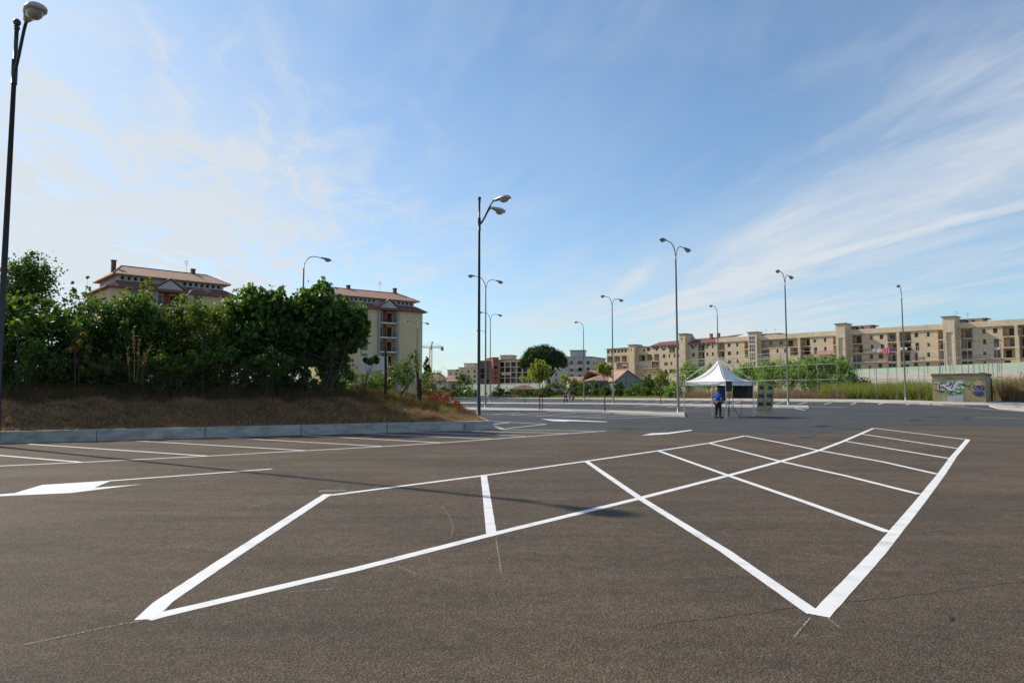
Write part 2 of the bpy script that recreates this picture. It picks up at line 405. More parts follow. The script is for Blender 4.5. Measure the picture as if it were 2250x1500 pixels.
co = bpy.data.objects.new('camera', cam); COL.objects.link(co); co.location = (0, 0, CH)
co.rotation_euler = (math.pi/2+PITCH, 0, 0); S.camera = co
S.view_settings.view_transform = 'Standard'; S.view_settings.look = 'None'
S.view_settings.exposure = 0; S.view_settings.gamma = 1
# ------------------------------------------------------------------ ground sheets
def grid_sheet(name, x0, x1, y0, y1, nx, ny, dz, mat, inside=None):
    b = MB(); idx = {}
    for i in range(nx+1):
        for j in range(ny+1):
            x = x0+(x1-x0)*i/nx; y = y0+(y1-y0)*j/ny
            idx[i, j] = len(b.v); b.v.append((x, y, gz(x, y)+dz))
    for i in range(nx):
        for j in range(ny):
            b.f.append((idx[i, j], idx[i+1, j], idx[i+1, j+1], idx[i, j+1])); b.m.append(0)
    return struct(b.build(name, mat))
def big_ground():
    xs = sorted(set([-3000, -900, -300, -120, -60, -30]+list(range(-20, 70, 3))+[80, 120, 200, 400, 1000, 3000]))
    ys = sorted(set([-300, -50, 0, 20, 40]+list(range(44, 72, 2))+[90, 120, 180, 300, 800, 4000]))
    b = MB()
    for x in xs:
        for y in ys: b.v.append((x, y, gz(x, y)-.03))
    k = len(ys)
    for i in range(len(xs)-1):
        for j in range(k-1):
            b.f.append((i*k+j, (i+1)*k+j, (i+1)*k+j+1, i*k+j+1)); b.m.append(0)
    return struct(b.build('ground', 'field'))
big_ground()
def poly_sheet(name, near, far, dz, mat, nsub=10):
    """surface between two pixel polylines with the same number of points"""
    b = MB(); rows = []
    for k in range(len(near)-1):
        for q in range(nsub):
            t = q/nsub
            a = (near[k][0]*(1-t)+near[k+1][0]*t, near[k][1]*(1-t)+near[k+1][1]*t)
            c = (far[k][0]*(1-t)+far[k+1][0]*t, far[k][1]*(1-t)+far[k+1][1]*t)
            rows.append((a, c))
    rows.append((near[-1], far[-1]))
    n = 4
    for a, c in rows:
        A, C = G(*a, dz), G(*c, dz)
        for i in range(n+1):
            p = A.lerp(C, i/n); b.v.append((p.x, p.y, gz(p.x, p.y)+dz))
    for r in range(len(rows)-1):
        for i in range(n):
            o = r*(n+1)+i; b.f.append((o, o+n+1, o+n+2, o+1)); b.m.append(0)
    return b, rows
# dark asphalt: car park beyond the near lot
def dark_lot():
    # left edge follows the side kerb, far edge the far pavement
    b = MB(); near_y = 24.0
    far = [G(990, 875.5), G(1350, 877.5), G(1700, 880.5), G(1900, 882), G(2020, 885), G(2173, 888), G(2250, 900)]
    far[-1] = Vector((60, 33, 0)); far.insert(-1, G(2196, 896)); far.insert(-1, G(2250, 901))
    pts = [(-6.0, 24)]+[(p.x, p.y) for p in far]+[(60, 24)]
    # rasterise as fine triangle fan via grid clipped in x by far curve
    import bisect
    us = np.linspace(0, 1, 60)
    fx = [p.x for p in far]
    def along(t):
        L = t*(len(far)-1); i = min(int(L), len(far)-2); return far[i].lerp(far[i+1], L-i)
    nearp = lambda t: Vector((-5+65*t, 24, 0))
    n = 30
    for u in us:
        A, C = nearp(u), along(u)
        for i in range(n+1):
            p = A.lerp(C, i/n); b.v.append((p.x, p.y, gz(p.x, p.y)-.007))
    for r in range(len(us)-1):
        for i in range(n):
            o = r*(n+1)+i; b.f.append((o, o+n+1, o+n+2, o+1)); b.m.append(0)
    struct(b.build('road', 'asphalt_dark'))
dark_lot()
def brown_lot():
    b = MB()
    edge = [(-400, 972), (0, 952), (1083, 946), (1180, 944), (1250, 943.5), (1400, 944.5), (1550, 950), (1700, 953.5), (1800, 952), (1880, 942), (1950, 936.5), (2100, 935), (2250, 938), (2700, 946)]
    top = []
    for k in range(len(edge)-1):
        for q in range(12):
            t = q/12; x = edge[k][0]*(1-t)+edge[k+1][0]*t; y = edge[k][1]*(1-t)+edge[k+1][1]*t
            top.append(G(x, y+random.uniform(-.5, .5)))
    top.append(G(*edge[-1]))
    n0 = len(top)
    for p in top: b.v.append((p.x, p.y, -.002))
    for p in top: b.v.append((p.x, -40, -.002))
    for i in range(n0-1):
        b.f.append((n0+i, n0+i+1, i+1, i)); b.m.append(0)
    struct(b.build('car_park_floor', 'asphalt_brown'))
brown_lot()
# painted lines
def strip(b, pts, wd, dz=.0, jit=.035):
    P3 = [G(*p) for p in pts]; Q = []
    for k in range(len(P3)-1):
        sgl = .12 if P3[k].y < 14 else .6
        n = max(1, int((P3[k+1]-P3[k]).length/sgl))
        for q in range(n): Q.append(P3[k].lerp(P3[k+1], q/n))
    Q.append(P3[-1])
    L = []
    for i, p in enumerate(Q):
        t = (Q[min(i+1, len(Q)-1)]-Q[max(i-1, 0)]); t.z = 0; t.normalize(); nn = Vector((-t.y, t.x, 0))
        L.append((p+nn*wd/2*(1+random.uniform(-jit, jit)), p-nn*wd/2*(1+random.uniform(-jit, jit))))
    for i in range(len(L)-1):
        q = [L[i][0], L[i][1], L[i+1][1], L[i+1][0]]
        b.quad(*[(v.x, v.y, gz(v.x, v.y)+dz) for v in q])
lines = MB(); D = .0035
lay = [.0012*i for i in range(6)]
A_ = [(322, 1359), (352, 1350), (780, 1250), (1085, 1172), (1405, 1094), (1600, 1044), (1715, 1013), (1800, 989), (1855, 968), (1918, 941)]
strip(lines, A_, .135, .0)
strip(lines, [(712, 1089), (1063, 1044), (1285, 1013), (1445, 990), (1558, 973), (1637, 957)], .13, .0)
strip(lines, [(720, 1085), (497, 1229), (358, 1322), (318, 1360)], .15, .0007)
for k, q in enumerate(([(1063, 1043), (1080, 1174)], [(1287, 1012), (1405, 1093), (1595, 1211), (1790, 1347)], [(1447, 990), (1600, 1044), (1766, 1101), (1952, 1168)],
          [(1558, 973), (1715, 1013), (1860, 1045), (2020, 1085)], [(1637, 957), (1720, 973), (1800, 989), (1940, 1014), (2060, 1041)],
          [(1853, 968), (2088, 1007)], [(1893, 953), (2106, 985)], [(1918, 940), (2128, 965.5)])):
    strip(lines, q, .125, .0007)
strip(lines, [(1801, 1352), (1925, 1219), (2018, 1106), (2068, 1042), (2094, 1004), (2127, 965.5)], .14, .0014)
strip(lines, [(-80, 1027), (0, 1023), (180, 1015), (460, 1001), (680, 989), (830, 981), (965, 972.5), (1330, 946.3)], .12, .0)
for q in ([(-180, 985), (180, 1015)], [(62, 975), (460, 1001.5)], [(300, 968), (668, 989)], [(500, 961), (838, 980)], [(665, 956), (968, 972)], [(795, 952), (1080, 964)],
          [(905, 949), (1155, 957.3)], [(1000, 946), (1249, 951.5)], [(1110, 943.2), (1310, 947)]):
    strip(lines, q, .12, .0007)
for q in ([(1084, 925.5), (1200, 931.7)], [(1200, 931.7), (1115, 940.5)], [(1084, 932), (1124, 927.3)],
          [(1060, 909.7), (1178, 913), (1282, 916.7), (1349, 919)], [(1349, 919), (1484, 914.4)], [(1282, 916.7), (1404, 912)], [(1234, 915), (1335, 910)], [(1178, 913), (1267, 908)],
          [(1122, 911.5), (1200, 906.5)], [(1082, 910.5), (1144, 906)],
          [(1022, 893), (1200, 896.7), (1422, 901), (1487, 902.6)],
          [(1036, 887.5), (1055, 888.5)], [(1085, 889.6), (1108, 888)], [(1200, 891), (1228, 889.5)], [(1305, 892), (1320, 891)], [(1340, 893), (1368, 892)], [(1396, 894), (1425, 892)], [(1467, 895), (1481, 893.3)], [(1527, 895.5), (1543, 894)],
          [(1113, 881), (1140, 879)], [(1162, 882), (1213, 879.5)], [(1232, 882.5), (1268, 879.8)], [(1289, 882.5), (1342, 879.8)], [(1355, 883.4), (1389, 880.6)], [(1398, 883.6), (1424, 881)], [(1433, 884.2), (1460, 881.5)], [(1471, 885.2), (1500, 881.6)],
          [(1512, 885.9), (1542, 881.8)], [(1558, 886), (1585, 882)], [(1606, 886.3), (1629, 882)], [(1655, 886.5), (1672, 883.5)], [(1704, 886.8), (1723, 882.9)], [(1755, 887.3), (1774, 883.3)], [(1811, 887.9), (1827, 884.2)], [(1870, 888.2), (1882, 884.4)], [(1930, 888.4), (1941, 885)], [(1991, 888.9), (2003, 885.4)],
          [(1780, 894), (1857, 894.2)], [(1742, 895.5), (1768, 900.8)], [(1999, 887.5), (2062, 890.8), (2140, 896), (2250, 904.4), (2300, 909)], [(2127, 916), (2250, 919), (2400, 923)]):
    strip(lines, q, .13, .0004+random.choice(lay)*.2)
struct(lines.build('parking_lines', 'paint'))
def arrow(poly, tail):
    b = MB(); pts = [G(*p) for p in poly]
    b.poly([(p.x, p.y, gz(p.x, p.y)+.001) for p in pts])
    if tail: strip(b, tail, .13, .0025)
    struct(b.build('road_arrow', 'paint'))
arrow([(246, 1055), (207, 1071), (314, 1063), (243, 1071.5), (155, 1082.5), (0, 1089.5), (-60, 1092), (-60, 1087), (0, 1085.5), (33, 1082.5), (93, 1064.7)], [(597, 1029.8), (240, 1056)])
arrow([(1409, 956.5), (1431, 951.5), (1467, 950.2), (1519, 943.8), (1521, 945.2), (1469, 953)], None)
arrow([(1189, 919.7), (1212, 921), (1238, 921.5), (1336, 926), (1330, 927), (1255, 924.5), (1240, 925.7), (1212, 924.3)], None)
ch = MB()
for q, wd in (([(55, 1416), (140, 1398), (230, 1378), (312, 1363)], .02), ([(1090, 1182), (1093, 1205), (1098, 1232)], .014), ([(1098, 1235), (1101, 1258)], .012), ([(1745, 1399), (1782, 1355)], .014), ([(1817, 1357), (1847, 1380)], .016),
             ([(970, 1112), (985, 1130), (996, 1155), (992, 1176)], .01), ([(875, 1243), (895, 1252), (915, 1262)], .012), ([(640, 1300), (730, 1294)], .012), ([(1755, 1214), (1855, 1226)], .014), ([(1900, 1134), (1972, 1134)], .02), ([(540, 1112), (600, 1106)], .03), ([(2210, 1135), (2250, 1142)], .02)):
    strip(ch, q, wd, .004)
for i in range(46):       # flecks of spilt paint
    x, y = random.choice([(random.gauss(640, 45), random.gauss(1047, 12)), (random.gauss(735, 30), random.gauss(1078, 6)), (random.uniform(200, 2200), random.uniform(960, 1130))])
    strip(ch, [(x, y), (x+random.uniform(4, 18), y+random.uniform(-.7, .7))], random.uniform(.02, .05), .004)
strip(ch, [(700, 1079), (760, 1077)], .16, .0045)
struct(ch.build('chalk_traces', 'chalk'))
ck = MB(); pts = [(1440, 1372)]
while pts[-1][0] < 2250:
    x = pts[-1][0]+random.uniform(12, 26); pts.append((x, 1372-(x-1440)*.118+random.uniform(-2.4, 2.4)))
strip(ck, pts, .011, -.0012, .5)
struct(ck.build('asphalt_crack', 'crack'))
blt = MB()  # small irregular dark blotches on the asphalt
for (x, y, rx, ry) in ((1769, 960, 17, 1.6), (1826, 968, 22, 1.2), (2012, 922, 16, 1.2), (2052, 916, 13, 1.0), (1382, 942.5, 15, 1.0), (1545, 928, 14, .9), (2090, 1358, 6, 5), (1790, 956, 8, .7)):
    pp = []
    for k in range(18):
        a = 2*math.pi*k/18; r = random.uniform(.75, 1.1); g = G(x+rx*math.cos(a)*r, y+ry*math.sin(a)*r); pp.append((g.x, g.y, gz(g.x, g.y)+.0035))
    blt.poly(pp[::-1])
struct(blt.build('dark_blotches', 'blotch'))
# pavements: raised islands
def island(name, near, far, h, mat):
    b, rows = poly_sheet(name, near, far, h, mat, 8)
    for rr, key in ((rows, 0), (rows, 1)):
        pr = [G(*r[key], h) for r in rr]
        for i in range(len(pr)-1):
            p, q = pr[i], pr[i+1]
            a = [(p.x, p.y, gz(p.x, p.y)+h), (q.x, q.y, gz(q.x, q.y)+h), (q.x, q.y, gz(q.x, q.y)-.06), (p.x, p.y, gz(p.x, p.y)-.06)]
            b.quad(*a)
    for r in (rows[0], rows[-1]):
        p, q = G(*r[0], h), G(*r[1], h)
        b.quad((p.x, p.y, gz(p.x, p.y)+h), (q.x, q.y, gz(q.x, q.y)+h), (q.x, q.y, gz(q.x, q.y)-.06), (p.x, p.y, gz(p.x, p.y)-.06))
    return struct(b.build(name, mat))
island('pavement', [(985, 899.5), (1200, 901.8), (1350, 905.5), (1505, 911.5)], [(985, 893.5), (1200, 897.5), (1350, 901), (1503, 905)], .12, 'kerb')
island('pavement', [(985, 885.5), (1350, 887.8), (1600, 891), (1778, 894)], [(985, 883), (1350, 884.8), (1600, 887.8), (1774, 890.5)], .12, 'kerb')
island('pavement', [(960, 874.4), (1350, 876.5), (1700, 878.8), (1900, 880.7), (2020, 884.5), (2071, 887), (2120, 888.5), (2173, 889.5), (2194, 895), (2250, 899.5), (2330, 905)],
       [(960, 872.8), (1350, 874), (1700, 875.5), (1900, 877), (2020, 879.5), (2071, 881.5), (2120, 883), (2173, 884), (2204, 889), (2250, 892), (2330, 897)], .12, 'kerb')
island('pavement', [(2150, 883.9), (2204, 888.8), (2250, 891.8), (2330, 896.8)], [(2150, 879), (2215, 881), (2265, 885), (2330, 889)], .125, 'paving')
# ------------------------------------------------------------------ retaining wall and mound
W0 = G(0, 974.5); W1 = G(1083, 944)
wd_ = (W1-W0); wd_.z = 0; WL = wd_.length; wd_.normalize()
SD = Vector((G(1014, 898).x-W1.x, G(1014, 898).y-W1.y, 0)).normalized()
nrm = Vector((-wd_.y, wd_.x, 0)); sinA = nrm.dot(SD)
def wall_pt(a, b, z=0): 
    p = W0+wd_*a+SD*b; return Vector((p.x, p.y, z))
wt = thing('retaining_wall', (W0.x, W0.y, 0), 'low grey concrete retaining wall holding back the grassy bank', 'wall')
a = -14.0; segs = []
while a < WL-.01:
    e = min(a+3.33, WL); segs.append((a, e)); a = e
for (a, e) in segs:
    b = MB(); pts = [wall_pt(a+.014, 0), wall_pt(e-.014, 0), wall_pt(e-.014, .3/sinA), wall_pt(a+.014, .3/sinA)]
    b.prism([(p.x-W0.x, p.y-W0.y) for p in pts], -.1, .385)
    b.build('wall_panel', 'concrete', wt)
a = .32
sk = thing('side_kerb', (W1.x, W1.y, 0), 'pale kerb running back from the corner of the concrete wall', 'kerb')
while a < 36:
    b = MB(); pts = [wall_pt(WL-.0, a+.01), wall_pt(WL-.0, a+3.95), wall_pt(WL-.22, a+3.95), wall_pt(WL-.22, a+.01)]
    b.prism([(p.x-W1.x, p.y-W1.y) for p in pts][::-1], -.1, .30-.14*sm(a/20))
    b.build('kerb_piece', 'kerb', sk); a += 4
b = MB(); pts = [G(1083, 934), G(1083, 944.3), G(1116, 943)]
b.poly([(p.x, p.y, .004) for p in pts]); struct(b.build('paved_corner', 'kerb'))
def hm(a, bb):
    """bank height at wall coordinates"""
    t = bb*sinA; e = (WL-a)*SD.dot(Vector((nrm.y, -nrm.x, 0)))*0+(WL-a)*abs(wd_.x*SD.y-wd_.y*SD.x)
    prof = [(0, .33), (.5, .36), (1.1, .55), (2.0, .95), (2.7, 1.16), (3.5, 1.20), (4.6, 1.34), (6.5, 1.5), (60, 1.62)]
    h = prof[-1][1]
    for i in range(len(prof)-1):
        if prof[i][0] <= t <= prof[i+1][0]:
            k = (t-prof[i][0])/(prof[i+1][0]-prof[i][0]); h = prof[i][1]*(1-k)+prof[i+1][1]*k; break
    f = sm((e+.1)/7.0)
    n = .10*math.sin(a*1.7+bb)*math.sin(bb*1.3+a*.4)+.06*math.sin(a*4.1+bb*2.7)
    return .26+(h-.26)*f+n*sm(t/2)*sm(e/2)
b = MB(); na, nb = 90, 60
for i in range(na+1):
    for j in range(nb+1):
        aa = -22+(WL-.2+22)*i/na; bb = .3+(50-.3)*(j/nb)**2
        p = wall_pt(aa, bb); b.v.append((p.x, p.y, hm(aa, bb)))
for i in range(na):
    for j in range(nb):
        o = i*(nb+1)+j; b.f.append((o, o+nb+1, o+nb+2, o+1)); b.m.append(0)
struct(b.build('bank', 'soil', smooth=True))
# ------------------------------------------------------------------ foliage helpers
def unit(n):
    v = rng.normal(size=(n, 3)); return v/np.linalg.norm(v, axis=1)[:, None]
def leaf_mesh(name, C, size, mat, parent, asp=.62, up=.3, jitter=.35):
    n = len(C); t = unit(n); t[:, 2] -= .15
    nn = unit(n); nn[:, 2] += up; b_ = np.cross(nn, t); b_ /= np.linalg.norm(b_, axis=1)[:, None]+1e-9
    t /= np.linalg.norm(t, axis=1)[:, None]
    s = (size*(1+jitter*rng.uniform(-1, 1, n)))[:, None]
    V = np.empty((n, 4, 3)); V[:, 0] = C-t*s*.5; V[:, 1] = C+b_*s*asp*.5+t*s*.05; V[:, 2] = C+t*s*.5; V[:, 3] = C-b_*s*asp*.5+t*s*.05
    return np_mesh(name, V.reshape(-1, 3), 4, mat, parent)
def blob_pts(c, r, n, clump=.22, per=45, floor=None):
    k = max(4, n//per); u = unit(k); rad = rng.uniform(.25, 1, k)**.45
    cc = u*rad[:, None]*np.array(r)*(1+.18*rng.normal(size=(k, 1)))
    idx = rng.integers(0, k, n); m = min(r)
    p = cc[idx]+rng.normal(size=(n, 3))*(clump*m*rng.uniform(.6, 1.3, k)[idx])[:, None]
    return p+np.array(c), cc+np.array(c)
def plant(name, base, blobs, n, size, mat, label, cat, group=None, trunks=1, tr=.06, crown='crown', clump=.22, per=45, bark='bark', asp=.62, branches=7, wood=True, up=.3):
    if cat in ('bush', 'vine') and base[1] < 36: clump, per = .15, 55
    """blobs: list of (world centre, radii); base: world point"""
    base = Vector(base); t = thing(name, base, label, cat, group=group)
    vol = np.array([r[0]*r[1]*r[2] for _, r in blobs])**.75; vol /= vol.sum(); pts = []; cl = []
    for (c, r), f in zip(blobs, vol):
        p, q = blob_pts(Vector(c)-base, r, max(20, int(n*f)), clump, per); pts.append(p); cl.append(q)
    pts = np.concatenate(pts); cl = np.concatenate(cl)
    pts = pts[pts[:, 2] > -.1]
    leaf_mesh(crown, pts, size, mat, t, asp, up)
    if wood:
        b = MB(); rad = tr
        cen = np.mean([np.array(Vector(c)-base) for c, _ in blobs], axis=0)
        for k in range(trunks):
            ox = random.uniform(-.5, .5)*(trunks > 1)*1.2; top = Vector(cen)*random.uniform(.55, .8)+Vector((ox*1.5, 0, 0))
            mid = Vector((ox*.8, random.uniform(-.2, .2), top.z*.5))+Vector((top.x*.35, top.y*.35, 0))
            b.tube([(ox*.4, 0, -.15), mid, top], [rad, rad*.75, rad*.5], 7)
            sel = cl[rng.choice(len(cl), min(len(cl), branches), replace=False)]
            for q in sel:
                q = Vector(q); m_ = mid.lerp(top, random.uniform(.2, 1))
                b.tube([m_, m_.lerp(q, .5)+Vector((0, 0, .12*q.length*.3)), q], [rad*.4, rad*.28, rad*.12], 5)
        b.build('trunk', bark, t)
    return t
def pxblob(px, py, rx, ry, Y, rd):
    if 130 < px < 660 and py < 780: py += 12
    c = P(px, py, Y); k = Y/F
    return (c, (rx*k, rd, ry*k))
def blades(name, XY, hfun, hmin, hmax, wid, mat, parent=None, lean=.35, base=0.0):
    n = len(XY); z = np.array([hfun(x, y) for x, y in XY])
    h = rng.uniform(hmin, hmax, n); a = rng.uniform(0, 2*math.pi, n)
    d = np.stack([np.cos(a), np.sin(a), np.zeros(n)], 1); l = rng.normal(size=(n, 2))*lean
    B = np.stack([XY[:, 0], XY[:, 1], z-base], 1)
    V = np.empty((n, 3, 3)); V[:, 0] = B-d*wid/2; V[:, 1] = B+d*wid/2
    V[:, 2] = B+np.stack([l[:, 0]*h, l[:, 1]*h, h*np.sqrt(np.clip(1-lean**2, .2, 1))], 1)
    return np_mesh(name, V.reshape(-1, 3), 3, mat, parent)
# ------------------------------------------------------------------ planting on the bank
def bank_h(x, y):
    v = Vector((x, y, 0))-Vector((W0.x, W0.y, 0))
    det = wd_.x*SD.y-wd_.y*SD.x; aa = (v.x*SD.y-v.y*SD.x)/det; bb = (wd_.x*v.y-wd_.y*v.x)/det
    return hm(aa, bb)
def bank_xy(n, a0, a1, b0, b1, dens=None):
    out = []
    while len(out) < n:
        a_ = random.uniform(a0, a1); b_ = random.uniform(b0, b1)
        if dens and random.random() > dens(a_, b_): continue
        p = wall_pt(a_, b_); out.append((p.x, p.y))
    return np.array(out)
dn = lambda a_, b_: .25+.75*max(0, min(1, .5+.5*math.sin(a_*1.3+2*math.sin(b_*2))))
tag(blades('dry_grass', bank_xy(80000, -2, WL-.3, .33, 8, dn), bank_h, .06, .30, .02, 'grass_dry', lean=.85), 'matted dry straw grass covering the bank above the concrete wall', 'grass', kind='stuff')
tag(blades('dead_stalks', bank_xy(15000, -3, WL-2.5, 3.4, 6.5, dn), bank_h, .2, .75, .022, 'grass_brown', lean=.35), 'tall brown dead stalks along the foot of the hedge', 'grass', kind='stuff')
tag(blades('green_weeds', bank_xy(6500, -4, WL-1.6, 3.4, 10, lambda a_, b_: .1+.9*sm((a_-6)/7)), bank_h, .1, .5, .02, 'grass_green', lean=.45), 'green weeds growing through the dry grass on top of the bank', 'weeds', kind='stuff')
def on_bank(px, Y):
    x = XatY(px, Y); return Vector((x, Y, bank_h(x, Y)))
def tufts(n, a0, a1, b0, b1, per, rad):
    out = []
    for _ in range(n):
        ca_, cb_ = random.uniform(a0, a1), random.uniform(b0, b1)
        for _ in range(per):
            p = wall_pt(ca_+random.gauss(0, rad*1.8), max(.06, cb_+random.gauss(0, rad))); out.append((p.x, p.y))
    return np.array(out)
tag(blades('straw_tufts', tufts(260, -2, WL-.5, .7, 5.0, 60, .13), bank_h, .12, .45, .02, 'grass_dry', lean=.75), 'pale straw tufts scattered over the dry bank', 'grass', kind='stuff')
tag(blades('bank_side_straw', bank_xy(26000, WL-9, WL-.25, 4.5, 34), bank_h, .08, .38, .035, 'grass_brown', lean=.7), 'brown straw covering the flank of the bank beside the dark lamp post', 'grass', kind='stuff')
tag(blades('ledge_straw', tufts(150, 1, WL-5, 2.9/sinA, 3.9/sinA, 70, .16), bank_h, .08, .3, .022, 'grass_dry', lean=.8), 'pale straw on the small ledge halfway up the bank', 'grass', kind='stuff')
tag(blades('edge_straw', tufts(90, -2, WL-.5, .35, .6, 55, .1), bank_h, .06, .22, .018, 'grass_dry', lean=.9), 'dry straw spilling over the top edge of the concrete wall', 'grass', kind='stuff')
g = 'bushes and trees on the bank'
plant('leafy_tree', on_bank(60, 31), [pxblob(62, 615, 52, 48, 31, 1.0), pxblob(75, 590, 25, 30, 31, .5), pxblob(35, 660, 45, 40, 31, 1.0)], 6500, .14, 'leaf_dark', 'loose airy tree rising highest at the left end of the bank', 'tree', g, 2, .07, up=.2, per=30)
plant('vine_thicket', on_bank(70, 27.5), [pxblob(40, 735, 70, 70, 27.5, 1.2), pxblob(110, 760, 75, 70, 27.2, 1.2), pxblob(20, 690, 60, 35, 28, 1.2), pxblob(90, 690, 70, 35, 28, 1.2), pxblob(-60, 720, 90, 80, 27, 1.2)], 15000, .17, 'leaf_vine', 'sprawling broad-leaved vine covering the fence at the left edge', 'vine', g, 2, .05)
plant('yellowing_vine', on_bank(175, 26.2), [pxblob(180, 738, 22, 25, 26.2, .25), pxblob(165, 765, 28, 18, 26.2, .25), pxblob(176, 800, 8, 14, 26.2, .2)], 330, .14, 'leaf_yellow', 'small yellow and red turning vine climbing the fence', 'vine', g, 1, .02)
plant('dense_bush', on_bank(260, 28.5), [pxblob(215, 700, 80, 55, 29, 1.3), pxblob(290, 690, 75, 52, 29, 1.3), pxblob(260, 760, 110, 65, 28.8, 1.3), pxblob(345, 730, 50, 60, 29, 1.2), pxblob(170, 760, 60, 50, 28.8, 1.2)], 21000, .15, 'leaf_dark', 'broad dark rounded bush in front of the left tiled building', 'bush', g, 3, .08)
plant('slender_shoots', on_bank(178, 30), [pxblob(163, 640, 9, 32, 30, .25), pxblob(190, 635, 9, 34, 30, .25)], 260, .13, 'leaf_light', 'two thin leafy shoots sticking up above the dark bush', 'shrub', g, 1, .03, per=12)
plant('slender_shoots', on_bank(300, 31), [pxblob(272, 640, 20, 26, 31, .3), pxblob(318, 620, 14, 30, 31, .3), pxblob(330, 660, 22, 26, 31, .3)], 480, .15, 'leaf_light', 'sparse shoots crossing the tiled roof of the left building', 'shrub', g, 1, .03, per=14)
plant('pale_bush', on_bank(440, 29.5), [pxblob(420, 720, 50, 75, 29.5, 1.2), pxblob(480, 715, 55, 65, 29.8, 1.2), pxblob(445, 780, 75, 45, 29.3, 1.1), pxblob(405, 690, 25, 45, 29.5, .8), pxblob(505, 680, 35, 38, 30, .8)], 12500, .13, 'leaf_light', 'paler green speckled bush in the middle of the bank', 'bush', g, 4, .05, per=30)
plant('fig_tree', on_bank(580, 30), [pxblob(570, 700, 55, 65, 30, 1.2), pxblob(620, 690, 45, 55, 30.5, 1.1), pxblob(545, 745, 55, 45, 30, 1.1), pxblob(590, 655, 40, 25, 30, .9)], 7800, .24, 'leaf_fig', 'large-leaved fig tree beside the pale speckled bush', 'tree', g, 5, .06, asp=.8, clump=.18)
plant('fig_tree', on_bank(700, 30.5), [pxblob(690, 690, 55, 58, 31, 1.3), pxblob(745, 715, 50, 50, 31, 1.2), pxblob(700, 655, 40, 26, 31, .9), pxblob(660, 760, 60, 45, 30.6, 1.2), pxblob(780, 735, 26, 36, 31, .7), pxblob(735, 775, 38, 30, 31, .8), pxblob(790, 700, 18, 25, 31, .6)], 10500, .24, 'leaf_fig', 'rightmost dark fig tree with bare stems below its crown', 'tree', g, 6, .075, asp=.8, clump=.18, branches=10)
plant('fig_branch', on_bank(800, 31.5), [pxblob(812, 787, 16, 11, 31.5, .4)], 300, .2, 'leaf_fig', 'low leafy fig shoot reaching right past the rightmost fig tree', 'shrub', g, 1, .03, asp=.8)
plant('slender_shoots', on_bank(560, 32), [pxblob(540, 640, 18, 24, 32, .4), pxblob(575, 632, 12, 22, 32, .3), pxblob(515, 655, 16, 20, 32, .3)], 420, .13, 'leaf_light', 'wispy shoots above the left fig tree against the sky', 'shrub', g, 1, .03, per=14)
plant('bramble', on_bank(560, 27.8), [pxblob(500, 790, 60, 28, 28, .7), pxblob(600, 800, 60, 26, 28, .7)], 3200, .11, 'leaf_dark', 'dark low bramble under the left fig tree', 'bush', g, 2, .02)
plant('bramble', on_bank(380, 27.2), [pxblob(350, 800, 60, 26, 27.2, .7), pxblob(420, 800, 40, 26, 27.4, .7), pxblob(250, 805, 60, 22, 27, .6)], 4200, .11, 'leaf_light', 'tangled green bramble along the fence foot under the bushes', 'bush', g, 2, .02)
plant('weedy_shrub', on_bank(880, 34), [pxblob(885, 820, 26, 30, 34, .8), pxblob(905, 800, 16, 34, 34, .5), pxblob(860, 835, 32, 18, 34, .8)], 2300, .10, 'leaf_bush', 'loose green shrub beside the leaning wooden post', 'shrub', g, 3, .02, per=22)
plant('weedy_shrub', on_bank(790, 33), [pxblob(780, 838, 45, 18, 33, .8), pxblob(825, 835, 25, 20, 33, .7)], 1500, .10, 'leaf_light', 'straggly weeds between the fig tree and the wooden posts', 'shrub', g, 3, .02, per=22)
plant('weedy_shrub', on_bank(935, 37), [pxblob(935, 842, 20, 22, 37, .7)], 800, .10, 'leaf_bush', 'small green shrub right of the wooden posts', 'shrub', g, 2, .02, per=22)
plant('rusty_shrub', on_bank(975, 40), [pxblob(965, 872, 30, 12, 40, .9), pxblob(990, 886, 20, 10, 41, .8), pxblob(945, 860, 18, 14, 39, .7), pxblob(1003, 893, 10, 8, 42, .6)], 3000, .09, 'leaf_red', 'rust red dried shrub at the right tip of the bank', 'shrub', g, 2, .02, per=25)
for (px, Y, wpx, lab, mat, n) in ((20, 27.6, 70, 'leafy undergrowth below the vine at the left edge', 'leaf_vine', 4200), (140, 28.2, 70, 'leafy undergrowth below the yellowing vine', 'leaf_dark', 4200), (250, 28.6, 70, 'leafy undergrowth below the broad dark bush', 'leaf_dark', 4200),
        (350, 28.8, 60, 'leafy undergrowth between the dark bush and the pale bush', 'leaf_vine', 3600), (445, 29.2, 60, 'leafy undergrowth below the pale speckled bush', 'leaf_light', 3600), (530, 29.8, 55, 'leafy undergrowth left of the fig stems', 'leaf_light', 3000), (620, 30.6, 60, 'leafy undergrowth behind the fig stems', 'leaf_dark', 3000), (715, 31.4, 60, 'leafy undergrowth below the rightmost fig tree', 'leaf_bush', 2400)):
    plant('low_bush', on_bank(px, Y), [pxblob(px-wpx*.4, 832, wpx*.62, 36, Y, .8), pxblob(px+wpx*.4, 834, wpx*.62, 36, Y+.3, .8), pxblob(px, 850, wpx*.9, 18, Y, .8), pxblob(px, 785, wpx*.8, 30, Y+.6, .7)], int(n*2.2), .155, mat, lab, 'bush', 'low bushes below the trees on the bank', 2, .02)
